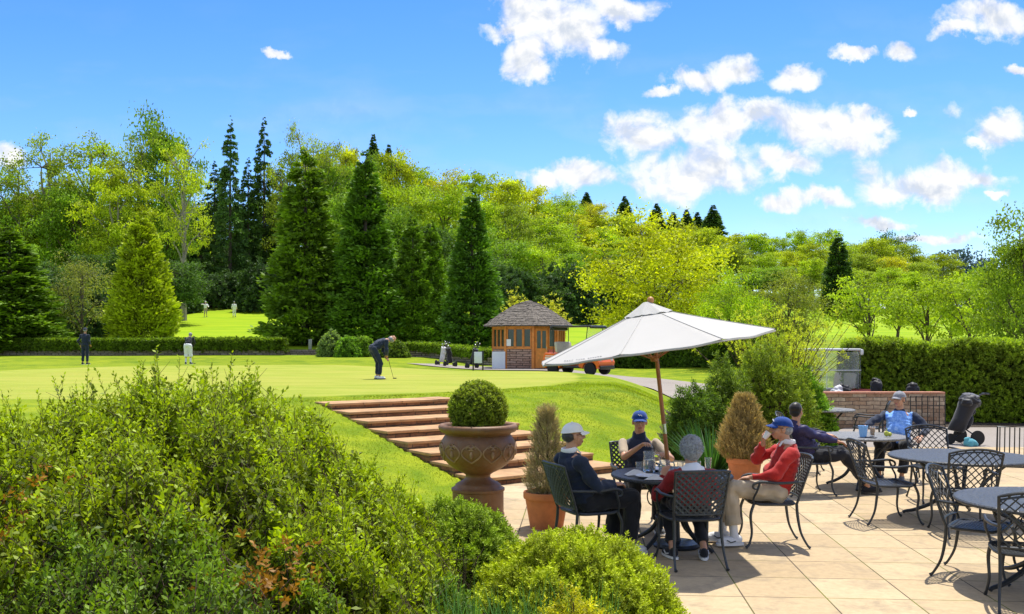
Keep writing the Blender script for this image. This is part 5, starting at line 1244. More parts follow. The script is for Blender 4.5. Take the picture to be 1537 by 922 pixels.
for px, d, w, tp, col, lab, s in ((497, 59, 40, 500, (.13, .19, .06), 'silvery green round shrub left of the three by the bent golfer', 1), (523, 58, 40, 507, (.10, .19, .02), 'middle bright green round shrub by the bent golfer', 2), (590, 57, 44, 513, (.07, .11, .015), 'dark green round shrub right of the bent golfer', 3), (545, 58.5, 34, 506, (.12, .20, .02), 'yellow green round shrub behind the bent golfer', 4)):
    x = wx(px, d); z = tz(x, d); r = w * d / F / 2; dome_shrub('round_shrub', lab, 'shrub', (x, d, z), r, r, wz(tp, d) - z, 1500, .12, .07, col, LEAF, s, leaves=7, slen=.14)
# hedges on the right
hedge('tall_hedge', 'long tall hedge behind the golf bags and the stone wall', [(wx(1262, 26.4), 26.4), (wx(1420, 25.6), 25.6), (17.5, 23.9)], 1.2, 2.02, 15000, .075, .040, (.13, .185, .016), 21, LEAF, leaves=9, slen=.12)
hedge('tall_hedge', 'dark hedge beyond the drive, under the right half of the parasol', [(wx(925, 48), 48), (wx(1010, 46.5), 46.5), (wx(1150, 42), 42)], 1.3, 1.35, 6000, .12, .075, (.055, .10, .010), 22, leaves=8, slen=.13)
# ------------------------------------------------------------------ foreground planting
SIL = ([-400, 0, 60, 130, 230, 300, 350, 405, 430, 470, 505, 543, 583, 615, 665, 730], [650, 628, 612, 592, 582, 572, 568, 582, 608, 648, 676, 708, 744, 776, 860, 990])
def shrub_top(x, y):
    px = CX + F * x / y; zt = EYE - (np.interp(px, *SIL) - HY) * 6.6 / F
    return zt * np.interp(y, [2.6, 3.4, 4.2, 5.2, 6.6, 7.6, 8.2], [.50, .60, .70, .84, 1.0, .93, .6])
def leafy_shrub(name, label, y0, y1, n, L, W, color, mat, seed, topf, xlim=(-4.6, 0), stems=160, depth=.5, pokes=0, base=None, slen=.11, leaves=11, autumn=False):
    rg = np.random.default_rng(seed); o = thing(name, label, 'shrub', (-1.9, (y0 + y1) / 2, 0)); org = np.array(o.location)
    nc = n // 7; ci = rg.integers(0, nc, n * 2); yc = rg.uniform(y0, y1, nc); pc = rg.uniform(-70, 700, nc); ctc = rg.normal(size=nc) * .26; dpc = rg.uniform(0, 1, nc) ** 1.5
    y = yc[ci] + rg.normal(size=n * 2) * .055; x = (pc[ci] - CX) / F * yc[ci] + rg.normal(size=n * 2) * .055; zt = topf(x, y); ok = (zt > .25) & (x > xlim[0]) & (x < xlim[1]); x, y, zt, ci = x[ok][:n], y[ok][:n], zt[ok][:n], ci[ok][:n]
    hol = np.sin(x * 4.7 + 1.9 * np.sin(y * 3.1 + seed)) * np.sin(y * 5.3 + 1.3 * np.sin(x * 3.7)) + .5 * np.sin(x * 10.7 + y * 4) * np.sin(y * 9.1 - x * 5)
    kp = (hol < .38) | (rg.uniform(size=len(x)) < .22) | (y > 7.0); x, y, zt, ci, hol = x[kp], y[kp], zt[kp], ci[kp], hol[kp]; m = len(x)
    lump = .11 * np.sin(x * 5.1 + seed) * np.sin(y * 4.3) + .08 * np.sin(x * 11 + y * 7)
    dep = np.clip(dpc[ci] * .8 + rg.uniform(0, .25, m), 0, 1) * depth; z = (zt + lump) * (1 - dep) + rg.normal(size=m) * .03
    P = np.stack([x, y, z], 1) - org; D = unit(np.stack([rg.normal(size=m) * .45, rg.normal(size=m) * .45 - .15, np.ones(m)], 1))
    ct = .58 - .16 * np.clip(hol, -1, 1) + .20 * np.clip((y - (y0 + y1) / 2) / (y1 - y0) * 2, -1, 1) + ctc[ci] + rg.normal(size=m) * .09 - dep * 1.25  # leaf tint drops inward and towards the front, shade put into colour
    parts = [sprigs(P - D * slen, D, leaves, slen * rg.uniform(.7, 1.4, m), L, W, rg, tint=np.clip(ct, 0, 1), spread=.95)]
    ni = n // 2; ii = rg.integers(0, m, ni); Pi = P[ii] * 1.0; Pi[:, 2] -= rg.uniform(.10, .45, ni); Pi += rg.normal(size=(ni, 3)) * .06; parts.append(sprigs(Pi, rand_dir(rg, ni) + np.array([0, 0, .5]), 9, slen, L * 1.1, W * 1.2, rg, tint=np.clip(rg.normal(size=ni) * .08 - .1, 0, 1)))  # inner layer of darkest leaves, shade between shoots put into colour
    tw = [tubes(P - D * slen * 2.2, P, .0028, .0012)]
    if pokes:
        k = rg.integers(0, m, pokes); k = k[dep[k] < .12]; Dp = unit(D[k] + np.array([0, 0, .3]) + rg.normal(size=(len(k), 3)) * .25); L2 = rg.uniform(.10, .24, len(k)); P2 = P[k]
        parts.append(sprigs(P2, Dp, 11, L2, L * .8, W * .8, rg, tint=np.clip(.6 + rg.normal(size=len(k)) * .15, 0, 1), spread=.8)); tw.append(tubes(P2 - Dp * .1, P2 + Dp * L2[:, None], .0028, .001))
        kb = k[::3]; parts.append(sprigs(P[kb] + Dp[::3] * .1, unit(Dp[::3] + rand_dir(rg, len(kb)) * .8), 5, .08, L * .75, W * .6, rg, tint=np.zeros(len(kb))))
        # side twigs; dark-tint leaves on some shoots
        Ds = unit(Dp + rand_dir(rg, len(k)) * .9); tw.append(tubes(P2, P2 + Ds * .13, .002, .001))
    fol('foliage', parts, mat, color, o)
    if autumn:
        cs = []
        for px_, py_ in ((395, 838), (410, 826), (30, 712), (62, 730), (5, 790)):
            for dq in np.arange(8, 3.5, -.02):
                if EYE - (py_ - HY) * dq / F <= topf(wx(px_, dq), dq) - .0 and wz(py_, dq) > topf(wx(px_, dq), dq) - .08: cs.append([wx(px_, dq) * 1.0, dq - .05, wz(py_, dq) - .02]); break
        cs = np.array(cs); kk = rg.integers(0, len(cs), 130); Pa = cs[kk] + rg.normal(size=(130, 3)) * np.array([.10, .10, .06]) - np.array([0, 0, .05])
        fol('old_leaves', [sprigs(Pa - org, rand_dir(rg, 130), 7, .07, L * .8, W * .8, rg)], mat, (.20, .095, .012), o)
    g = G(); k = rg.integers(0, m, stems)
    for i in k:
        e = Vector(P[i] - D[i] * slen * 2); b = Vector((e.x * .82 + rg.normal() * .18, e.y * .9 + rg.normal() * .18, rg.uniform(-.05, .05) - org[2])); mid = b.lerp(e, .55) + Vector((rg.normal() * .08, rg.normal() * .08, .08))
        g.tube([b, mid, e], [rg.uniform(.008, .016), .008, .004], 5, smooth_n=3)
        for _ in range(3):
            p = mid.lerp(e, rg.uniform(0, .8)); q = p + Vector((rg.normal() * .16, rg.normal() * .16, abs(rg.normal()) * .2 + .05)); g.tube([p, p.lerp(q, .5) + Vector((0, 0, .02)), q], [.004, .003, .0015], 4)
    g.build('stem', TWIG, o)
    V, Q, T = merge(tw); link(bpy.data.objects.new('twigs', fast_mesh('twigs', V, Q, T, TWIG)), o)
    return o
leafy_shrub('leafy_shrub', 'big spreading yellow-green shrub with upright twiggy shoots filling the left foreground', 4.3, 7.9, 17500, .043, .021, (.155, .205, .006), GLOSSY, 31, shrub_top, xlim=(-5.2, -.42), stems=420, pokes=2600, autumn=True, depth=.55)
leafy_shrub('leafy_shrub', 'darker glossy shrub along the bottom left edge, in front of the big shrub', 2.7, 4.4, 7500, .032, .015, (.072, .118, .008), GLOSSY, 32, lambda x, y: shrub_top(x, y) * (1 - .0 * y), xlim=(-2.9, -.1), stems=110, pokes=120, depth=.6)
# domes
YG = (.205, .245, .010)
dome_shrub('rounded_conifer', 'smaller rounded yellow-green clipped bush just in front of the urn', 'shrub', (-.45, 8.0, 0), .56, .58, .71, 8500, .026, .012, (.125, .18, .012), NEEDLE, 41, leaves=11, slen=.06, lump=.07, lumpf=4, fine=.05)
dome_shrub('rounded_conifer', 'large rounded yellow-green clipped bush at the bottom centre, edge of the paving', 'shrub', (.44, 6.75, 0), .735, .74, .70, 14500, .024, .0115, YG, NEEDLE, 42, leaves=11, slen=.055, lump=.055, lumpf=5, fine=.045)
dome_shrub('small_golden_shrub', 'small golden-tipped shrub at the bottom edge in front of the large rounded bush', 'shrub', (.33, 5.15, 0), .36, .36, .66, 2600, .024, .011, (.30, .29, .012), GLOSSY, 43, leaves=10, slen=.07, lump=.12, lumpf=4, jit=.6)
rg = np.random.default_rng(44); o = thing('strap_leaf_plant', 'clump of narrow blue-green daffodil leaves at the bottom, between the shrubs', 'plant', (-.05, 5.45, 0))
n = 420; P = np.stack([rg.uniform(-.42, .62, n), rg.uniform(-.45, .25, n), np.full(n, .12)], 1); D = np.stack([rg.normal(size=n) * .22, rg.normal(size=n) * .22, np.ones(n)], 1); fol('foliage', [blades(P, D, rg.uniform(.42, .68, n), .011, rg, .25, 4)], GLOSSY, (.085, .18, .045), o)
# bare twigs in the dark gap between bushes
o = thing('bare_twigs', 'bare brown twigs in the dark gap between the two rounded bushes', 'twigs', (-.55, 6.6, 0)); g = G(); rg = np.random.default_rng(9)
for k in range(26):
    p = Vector((rg.normal() * .15, rg.normal() * .2, .05)); q = p + Vector((rg.normal() * .2, rg.normal() * .15 - .05, rg.uniform(.3, .62))); g.tube([p, p.lerp(q, .5) + Vector((.04, 0, .02)), q], [.006, .004, .002], 5, smooth_n=3)
    for _ in range(2): r = p.lerp(q, rg.uniform(.4, .9)); g.tube([r, r + Vector((rg.normal() * .1, rg.normal() * .08, .12))], [.003, .001], 4)
g.build('twig', TWIG, o)
# bush cover in the bed left of the domes
dome_shrub('low_shrub', 'low dark leafy shrub filling the gap left of the large rounded bush', 'shrub', (-.62, 5.9, 0), .5, .7, .55, 3600, .030, .014, (.08, .135, .012), GLOSSY, 46, leaves=10, slen=.08, lump=.15)

# spiky plant behind the near table, and the shrubs behind it
rg = np.random.default_rng(51); px, d = 1068, 14.7; o = thing('spiky_plant', 'dark green sword-leaved spiky plant behind the near table', 'plant', (wx(px, d), d, 0))
n = 260; a = rg.uniform(0, 6.28, n); q = rg.uniform(.1, 1.1, n); P = np.stack([.10 * np.cos(a), .10 * np.sin(a), np.full(n, .03)], 1); D = np.stack([np.cos(a) * q, np.sin(a) * q, np.ones(n)], 1); fol('foliage', [blades(P, D, rg.uniform(.65, 1.0, n), .035, rg, .22, 4)], GLOSSY, (.03, .085, .018), o)
def bush(px, d, wpx, top, n, L, W, color, label, seed, mat=LEAF, base=None, name='garden_shrub', **k):
    x = wx(px, d); z = tz(x, d) if base is None else base; r = wpx * d / F / 2; kw = dict(leaves=9, slen=.14, lump=.16); kw.update(k)
    return dome_shrub(name, label, 'shrub', (x, d, z), r, r * .9, wz(top, d) - z, n, L, W, color, mat, seed, **kw)
bush(1040, 17.2, 84, 590, 3400, .07, .018, (.065, .115, .014), 'dark green fine-leaved shrub at the left end of the bed, behind the spiky plant', 61)
bush(1088, 17.6, 90, 556, 3600, .06, .02, (.10, .15, .018), 'mid green shrub directly behind the dried conifer in its pot', 62)
bush(1150, 18.3, 130, 528, 5200, .06, .022, (.135, .185, .018), 'tall arching light green shrub behind the dried conifer and purple jacket', 63)
bush(1205, 19.2, 90, 572, 3000, .055, .028, (.13, .24, .018), 'bright green leafy shrub at the left end of the stone wall', 64)
bush(1175, 21.5, 120, 520, 3600, .07, .02, (.20, .25, .03), 'pale yellow-green shrub half covering the buggy', 65)
# whippy yellow shoots above them
o = thing('whippy_shrub', 'tall upright yellow-green whippy shoots rising right of the parasol edge', 'shrub', (wx(1165, 19.5), 19.5, 0)); rg = np.random.default_rng(66); parts = []; g = G()
for k in range(120):
    a = rg.uniform(0, 6.28); b = np.array([.35 * math.cos(a), .35 * math.sin(a), .02]); t = np.array([rg.normal() * .62, rg.normal() * .5, rg.uniform(1.6, 2.75)]); mid = (b + t) / 2 + np.array([0, 0, .25]); pts, _ = smooth_path([b, mid, t], 1, 5); g.tube(pts, [.008] + [.006] * (len(pts) - 2) + [.002], 4)
    A = np.array([tuple(p) for p in pts]); i = rg.integers(3, len(A), 16); P = A[i] + rg.normal(size=(16, 3)) * .02; parts.append(sprigs(P, rand_dir(rg, 16) + np.array([0, 0, .9]), 8, .10, .055, .018, rg, tint=np.clip(.55 + rg.normal(size=16) * .2, 0, 1)))
fol('foliage', parts, LEAF, (.27, .31, .025), o); g.build('stem', TWIG, o)

# ------------------------------------------------------------------ small trees on the right
SM = [broad_meshes(100 + i, 4.0, 1.7, .42, 9, 70, 62, .12, .45, 120, .8, .11) for i in range(3)]
ORCH = (.22, .30, .018)
for i, (px, d, tp, w, lab) in enumerate([(1302, 40, 418, 128, 'small young-leaved tree above the buggy end of the hedge, left of the meadow row'), (1388, 39, 420, 118, 'small young-leaved tree rising behind the middle of the tall hedge'), (1455, 37, 408, 124, 'small young-leaved tree with crossing low branches, right part of the meadow row'),
        (1515, 33, 392, 140, 'rightmost small young-leaved tree of the meadow row, at the photo edge'), (1345, 46, 428, 100, 'small tree set back between the two leftmost of the meadow row'), (1425, 47, 424, 100, 'small tree set back behind the middle of the meadow row')]):
    place_tree('orchard_tree', lab, 'tree', SM[i % 3], px, d, tp, 4.0, 1.7, w * 1.02, ORCH, group='young-leaved trees behind the tall hedge')
BIGR = broad_meshes(120, 7.0, 2.6, .15, 11, 150, 90, .14, .2, 120, 1, .12)
place_tree('broadleaf_tree', 'large leafy tree cut by the right edge, reaching highest on the right', 'tree', BIGR, 1545, 30, 300, 7.0, 2.6, 165, (.15, .22, .018))
place_tree('broadleaf_tree', 'dark tree just behind the large one at the right photo edge', 'tree', BIGR, 1560, 44, 342, 7.0, 2.6, 170, (.05, .085, .014))
YB = broad_meshes(130, 8.0, 4.6, .05, 14, 210, 90, .19, .25, 160, 1, .10)
place_tree('golden_tree', 'wide bright yellow-leaved tree behind the parasol top', 'tree', YB, 988, 55, 338, 8.0, 4.6, 275, (.305, .335, .010))
place_tree('golden_tree', 'fresh green bushy tree at the right shoulder of the yellow tree', 'tree', YB, 1092, 44, 418, 8.0, 4.6, 130, (.22, .32, .012))
place_tree('broadleaf_tree', 'dull olive bushy tree between the green bush and the dark cone', 'tree', YB, 1185, 48, 412, 8.0, 4.6, 135, (.17, .20, .03))
for px, d, tp, w, lab in ((775, 56, 424, 50, 'left yellow flowering bush behind the hut roof'), (828, 56, 432, 60, 'right yellow flowering bush behind the hut roof')):
    x = wx(px, d); z = tz(x, d); o = thing('flowering_shrub', lab, 'shrub', (x, d, z)); rg = np.random.default_rng(px); parts = []; g = G(); hh = wz(tp, d) - z; ww = w * d / F / 2
    for k in range(46):
        a = rg.uniform(0, 6.28); q = rg.uniform(.2, 1) ** .7; t = np.array([q * ww * math.cos(a), q * ww * math.sin(a), hh * rg.uniform(.6, 1.05) * (1 - .35 * q)]); g.tube([(0, 0, 0), tuple(t * np.array([.35, .35, .6])), tuple(t)], [.03, .02, .006], 4, smooth_n=2)
        P = t * rg.uniform(.45, 1, (12, 1)) + rg.normal(size=(12, 3)) * .07; parts.append(sprigs(P, rand_dir(rg, 12) + np.array([0, 0, .7]), 7, .25, .13, .06, rg))
    fol('foliage', parts, LEAF, (.42, .36, .04), o); g.build('stem', TWIG, o)

# ------------------------------------------------------------------ conifers beyond the green
CD = conifer_meshes(1, 13.5, 2.7, 30000, .34, .20, .80, .16, z0=.01, up=.25)
CE = conifer_meshes(2, 13.5, 2.7, 26000, .36, .15, .62, .24, z0=.01, up=.2)
CB = conifer_meshes(3, 9.0, 2.3, 30000, .24, .10, .72, .12, z0=.01, up=.5)
def cone(px, d, tp, w, col, lab, m, H, R, base=None): return place_tree('cone_conifer', lab, 'conifer', m, px, d, tp, H, R, w, col, base=base)
cone(14, 64, 335, 170, (.08, .14, .010), 'dark green cone conifer cut by the left edge of the photo', CD, 13.5, 2.7)
cone(213, 66, 316, 112, (.20, .25, .010), 'golden-green cone conifer behind the long hedge, left of the fairway gap', CB, 9.0, 2.3)
cone(458, 70, 218, 128, (.085, .145, .010), 'broad ragged dark conifer right of the fairway gap', CE, 13.5, 2.7)
cone(548, 69, 220, 122, (.062, .125, .010), 'tallest dense dark cone conifer, left of the leaning golfer', CD, 13.5, 2.7)
cone(619, 70, 318, 70, (.095, .165, .012), 'left spire of the lighter twin conifers between two dark cones', CE, 13.5, 2.7)
cone(646, 71, 326, 66, (.10, .17, .012), 'right spire of the lighter twin conifers between two dark cones', CE, 13.5, 2.7)
cone(708, 66, 278, 96, (.055, .115, .012), 'slim dark cone conifer left of the hut', CD, 13.5, 2.7)
cone(1258, 100, 348, 62, (.035, .07, .014), 'dark cone conifer standing alone above the right-hand trees', CD, 13.5, 2.7)
OL = broad_meshes(140, 7, 3.4, .2, 9, 80, 70, .17, .4, 120, 1, .13)
place_tree('broadleaf_tree', 'small bushy olive tree with thin bare twigs between the left cone and the golden cone', 'tree', OL, 125, 67, 385, 7, 3.4, 135, (.15, .17, .04))
RH = (.036, .07, .018)
for px, d, w, tp, lab in ((325, 118, 110, 412, 'dark evergreen shrub at the top of the fairway gap'), (120, 78, 140, 430, 'dark shadowy evergreen bush behind the small olive tree'), (40, 80, 120, 420, 'dark evergreen bush behind the left-edge cone'), (400, 112, 90, 400, 'dark evergreen bush behind the broad ragged conifer'), (250, 110, 90, 400, 'dark evergreen bush behind the golden cone'), (185, 82, 90, 440, 'low dark evergreen bush left of the golden cone'), (765, 92, 100, 415, 'dark evergreen bush behind the left yellow flowering bush'), (845, 95, 110, 408, 'dark evergreen bush behind the right yellow flowering bush'), (915, 98, 90, 425, 'dark evergreen bush behind the left side of the yellow tree')):
    bush(px, d, w, tp, 2600, .30, .15, RH, lab, px, NEEDLE, name='evergreen_shrub', slen=.35, leaves=10, lump=.2)

# ------------------------------------------------------------------ woodland: every tree its own
BM = [broad_meshes(200 + i, 20.0, 6.2, [.22, .3, .18, .26, .2][i], 11, 120, 120, .42, [.3, .45, .2, .4, .3][i], 120, 1, [.13, .12, .14, .11, .13][i], PALE_BARK if i % 2 else BARK) for i in range(5)]
AIRY = [broad_meshes(230 + i, 22.0, 5.5, .3, 10, 95, 62, .34, .5, 180, 1.1, .12, PALE_BARK) for i in range(3)]
FIR = [conifer_meshes(240 + i, 24.0, 4.2, 20000, .42, .25, .75, .30, z0=.12, gaps=.15, hd=.8) for i in range(2)]
SPR = [conifer_meshes(250 + i, 18.0, 3.4, 16000, .45, .42, 1.0, .34, z0=.45, hd=.8) for i in range(2)]
PINE = broad_meshes(260, 18, 5.0, .35, 9, 60, 150, .40, .2, 60, .6, .13)
COLN = {'yellow': ((.31, .36, .014), 'bright yellow-green'), 'lime': ((.24, .33, .016), 'fresh lime green'), 'olive': ((.20, .26, .024), 'olive green'), 'gold': ((.255, .31, .016), 'golden green'), 'mid': ((.14, .23, .020), 'mid green'), 'dark': ((.055, .105, .020), 'dark green'), 'blue': ((.07, .135, .03), 'bluish dark')}
LM = [(0, 'at the left photo edge'), (60, 'behind the left-edge cone'), (130, 'above the small olive tree'), (213, 'behind the golden cone'), (270, 'right of the golden cone'), (335, 'above the fairway gap'), (400, 'at the right side of the fairway gap'), (455, 'behind the broad ragged conifer'), (505, 'left of the tallest cone'), (550, 'behind the tallest cone'), (632, 'behind the twin conifers'), (708, 'behind the slim dark cone'), (760, 'left above the hut'), (800, 'above the hut roof'), (850, 'right above the hut'), (905, 'over the left flank of the yellow tree'), (975, 'above the parasol tip'), (1040, 'over the right flank of the yellow tree'), (1100, 'above the fresh green bush'), (1160, 'above the right end of the parasol'), (1215, 'left of the lone dark cone'), (1260, 'behind the lone dark cone'), (1310, 'right of the lone dark cone'), (1370, 'above the middle of the meadow'), (1430, 'above the right of the meadow'), (1500, 'behind the big tree at the right edge')]
WL = []
def wood(px, d, tp, w, kind, meshes, H, R, sort='tree'): WL.append((px, d, tp, w, kind, meshes, H, R, sort))
top_line = lambda px: float(np.interp(px, [-60, 0, 40, 100, 160, 240, 310, 420, 480, 560, 640, 720, 800, 870, 930, 1001, 1100, 1180, 1240, 1330, 1400, 1440, 1500, 1600], [250, 246, 205, 190, 200, 178, 225, 235, 215, 218, 248, 254, 280, 300, 322, 342, 350, 348, 350, 356, 376, 402, 418, 420]))
rr = random.Random(5)
# left stand: individual characters
for px, tp, w, kd, ms in ((-20, 250, 120, 'mid', AIRY[0]), (25, 236, 110, 'olive', AIRY[1]), (80, 198, 130, 'olive', AIRY[2]), (145, 196, 130, 'lime', AIRY[0]), (205, 205, 110, 'olive', AIRY[1]), (245, 163, 110, 'mid', BM[0]), (275, 205, 95, 'gold', AIRY[2]), (175, 245, 120, 'gold', BM[3]), (60, 280, 120, 'lime', BM[1]), (110, 262, 120, 'mid', BM[2]), (10, 300, 120, 'mid', BM[0])):
    wood(px, rr.uniform(96, 112), tp, w, kd, ms, 20.0 if ms in BM else 22.0, 6.2 if ms in BM else 5.5)
for px, tp, w, kd in ((345, 172, 62, 'blue'), (396, 174, 66, 'dark'), (372, 235, 60, 'dark'), (322, 240, 64, 'dark'), (420, 238, 64, 'dark'), (300, 300, 80, 'dark')):
    wood(px, rr.uniform(122, 134), tp, w, kd, FIR[int(px) % 2], 24.0, 4.2, 'fir')
for px, tp, w in ((460, 182, 80), (490, 205, 70), (430, 225, 80)): wood(px, 124, tp, w, 'olive', AIRY[int(px) % 3], 22.0, 5.5)
for px, tp, kd in ((560, 200, 'dark'), (583, 216, 'dark'), (880, 288, 'dark'), (937, 294, 'dark'), (985, 305, 'dark'), (1010, 318, 'dark'), (1030, 314, 'dark'), (1046, 318, 'dark'), (1070, 307, 'dark'), (1332, 343, 'dark')):
    wood(px, rr.uniform(215, 230) if px > 700 else 165, tp, 72 if px != 1070 else 86, kd, SPR[px % 2] if px != 1332 else PINE, 18.0, 3.4 if px != 1332 else 5.0, 'spruce' if px != 1332 else 'pine')
# mixed woodland, three depths
for row, (d0, drop, step) in enumerate(((150, 0, 40), (130, 34, 46), (112, 78, 52), (96, 130, 60))):
    px = 470 + row * 13 if row < 3 else 500
    end = (860, 860, 860, 860)[row]
    while px < end:
        kd = rr.choices(['yellow', 'lime', 'olive', 'gold', 'mid'], [4, 4, 2, 1, 1.4])[0] if row < 2 else rr.choices(['lime', 'mid', 'dark'], [2, 3, 2])[0] if row == 2 else rr.choices(['mid', 'dark'], [1, 1.6])[0]
        wood(px, d0 + rr.uniform(-6, 6), top_line(px) + drop + rr.uniform(-8, 10), rr.uniform(78, 108), kd, BM[rr.randrange(5)], 20.0, 6.2); px += step * rr.uniform(.8, 1.2)
for row, (d0, drop, step) in enumerate(((200, 0, 34), (178, 26, 38), (155, 60, 44), (120, 102, 54))):
    px = 850 + row * 12
    while px < (1450, 1450, 1430, 1500)[row]:
        q = (px > 1150)
        kd = rr.choices(['yellow', 'lime', 'olive', 'gold', 'mid'], [4, 3, 1, 1, .6] if not q else [1.5, 2, 3, 2, 1])[0] if row < 2 else rr.choices(['lime', 'olive', 'mid', 'dark'], [2, 2, 2, 1])[0]
        wood(px, d0 + rr.uniform(-7, 7), top_line(px) + drop * (1 if px < 1150 else .75) + rr.uniform(-8, 8), rr.uniform(58, 84), kd, BM[rr.randrange(5)], 20.0, 6.2); px += step * rr.uniform(.8, 1.2)
for px in range(-60, 440, 52): wood(px + rr.uniform(-8, 8), 140 + rr.uniform(-5, 5), 285 + rr.uniform(-20, 20), 100, rr.choice(['dark', 'mid', 'dark']), BM[rr.randrange(5)], 20.0, 6.2)
for px in range(-50, 280, 62): wood(px + rr.uniform(-8, 8), 88 + rr.uniform(-3, 3), 372 + rr.uniform(-12, 20), 100, rr.choice(['dark', 'dark', 'mid']), BM[rr.randrange(5)], 20.0, 6.2)
for px in range(1470, 1640, 34): wood(px, 190 + rr.uniform(-5, 5), 405 + rr.uniform(-8, 8), 60, 'mid', BM[rr.randrange(5)], 20.0, 6.2)
WL.sort(key=lambda t: t[0]); seen = {}; ORD = ['', 'second ', 'third ', 'fourth ', 'fifth ', 'sixth ', 'seventh ']
for px, d, tp, w, kd, ms, H, R, sort in WL:
    lm = min(LM, key=lambda q: abs(q[0] - px))[1]; row = 'skyline' if tp < top_line(px) + 14 else ('upper' if tp < top_line(px) + 48 else 'middle') if tp < top_line(px) + 92 else 'low'
    airy = 'airy ' if ms in AIRY else ''
    key = (kd, lm, row, sort, airy); k = seen.get(key, 0); seen[key] = k + 1
    nar = 'narrow ' if w < 70 and sort == 'tree' else ''
    lab = f"{ORD[k]}{airy}{COLN[kd][1]} {row} {sort} {lm}"
    c = np.array(COLN[kd][0]) * rr.uniform(.88, 1.12); o = place_tree({'tree': 'woodland_tree', 'fir': 'fir_tree', 'spruce': 'spruce_tree', 'pine': 'pine_tree'}[sort], lab, 'tree', ms, px, d, tp, H, R, w, tuple(c), group='trees of the woodland behind')
# far ridge; distance haze put into the leaf colour as a bluish tone
o = fol('far_woodland', [(lambda P: (*leaf_quads(P, rand_dir(RNG, len(P)), 1.6, 1.1, RNG), np.clip(RNG.normal(size=len(P)) * .15 + .4, 0, 1)))(
    (lambda x: np.stack([x, RNG.uniform(480, 520, len(x)), (EYE + (515 - 392) * 500 / F - 10) + RNG.uniform(-16, 10, len(x)) + 4 * np.sin(x * .09) + 2 * np.sin(x * .31)], 1))(RNG.uniform(215, 300, 16000)))], NEEDLE, (.05, .09, .10)); tag(o, kind='stuff')

# grass blades on the banks near us
rg = np.random.default_rng(70); n = 110000; x = rg.uniform(-5.5, 5.6, n); y = 10.5 + 17 * rg.uniform(0, 1, n) ** 1.2
s_ = (x - R0[0]) * SV[0] + (y - R0[1]) * SV[1]; u_ = (x - R0[0]) * SU[0] + (y - R0[1]) * SU[1]; _, ins = patio_in(x, y)
green = ((x + 8.3) / 10.6) ** 2 + ((y - 31.5) / 13) ** 2 < 1.02
ok = ~ins & ~((u_ > -STEP_W - .0) & (u_ < .0) & (s_ > -.1) & (s_ < 5.5)) & ~green & ~((np.hypot(x - .15, y - 12.1) < .7) & (x > -.2)) & ~((x > 2.2) & (y > 15.5) & (x > 2.3 + (y - 16) * .2)) & (np.hypot(x - ux, y - uy) > .32)
ok &= (s_ > -2.2) | (x < -.3) | (x > 1.6)
x, y = x[ok], y[ok]; n = len(x); P = np.stack([x, y, TZ(x, y) - .005], 1); D = unit(np.stack([rg.normal(size=n) * .5, rg.normal(size=n) * .5, np.ones(n)], 1)); sz = (.014 + .020 * rg.uniform(0, 1, n)) * (1 + .5 * np.sin(x * 2.1) * np.sin(y * 1.7)) 
V, Q = leaf_quads(P, D, sz * (y / 14) ** .5, .007 * (y / 14), rg); T = np.clip(.5 + .25 * np.sin(x * 1.1 + y * .4) * np.sin(y * 1.3 - x * .6) + .2 * np.sin(x * 3.7 + 2 * np.sin(y * 2.1)) * np.sin(y * 4.3) + rg.normal(size=n) * .14, 0, 1)
o = link(bpy.data.objects.new('bank_grass', fast_mesh('bank_grass', V, Q, T, LEAF))); o.color = (.29, .38, .010, 1); tag(o, kind='stuff')
SAT, SKYLOW, SKYTINT, CLV, SKYS, EXPO = 1.28, (.74, .76, .88), (.50, .61, .86), 4.05, .15, .80
# ------------------------------------------------------------------ camera, sun, sky
cam = bpy.data.cameras.new('camera'); co = bpy.data.objects.new('camera', cam); COL.objects.link(co); SC.camera = co
co.location = (0, 0, EYE); co.rotation_euler = (PI / 2, 0, 0); cam.sensor_width = 36; cam.lens = 36 * F / 1537; cam.shift_y = (HY - 461) / 1537; cam.clip_end = 6000; cam.clip_start = .05
S3 = Vector((.15, .34, 1.0)).normalized()     # towards the sun
el = math.asin(S3.z); az = math.atan2(S3.x, S3.y)
sl = bpy.data.lights.new('sun', 'SUN'); sl.energy = 3.6; sl.angle = math.radians(.55); sl.color = (1, .955, .87); so = bpy.data.objects.new('sun', sl); COL.objects.link(so); so.rotation_euler = S3.to_track_quat('Z', 'Y').to_euler(); so.location = (0, 0, 50)
w = bpy.data.worlds.new('World'); SC.world = w; w.use_nodes = True; t = NT(w)
sky = t.n('ShaderNodeTexSky', sky_type='NISHITA'); sky.sun_disc = False; sky.sun_elevation = el; sky.sun_rotation = az; sky.altitude = 50; sky.air_density = 1.0; sky.dust_density = .4; sky.ozone_density = 3.0
tc = t.n('ShaderNodeTexCoord').outputs['Generated']; sx = t.n('ShaderNodeSeparateXYZ'); t.l(tc, sx.inputs[0])
yy = t.math('MAXIMUM', sx.outputs[1], .05); a = t.math('DIVIDE', sx.outputs[0], yy); e = t.math('DIVIDE', sx.outputs[2], yy)
cb = t.n('ShaderNodeCombineXYZ'); t.l(a, cb.inputs[0]); t.l(e, cb.inputs[1]); P0 = cb.outputs[0]
wn = t.n('ShaderNodeTexNoise'); wn.inputs['Scale'].default_value = 11; wn.inputs['Detail'].default_value = 7; wn.inputs['Roughness'].default_value = .62; t.l(P0, wn.inputs['Vector'])
def vm(op, x, y=None, s=None):
    n = t.n('ShaderNodeVectorMath', operation=op)
    for i, v in enumerate((x, y)):
        if v is None: continue
        if isinstance(v, tuple): n.inputs[i].default_value = v
        else: t.l(v, n.inputs[i])
    if s is not None: n.inputs['Scale'].default_value = s
    return n
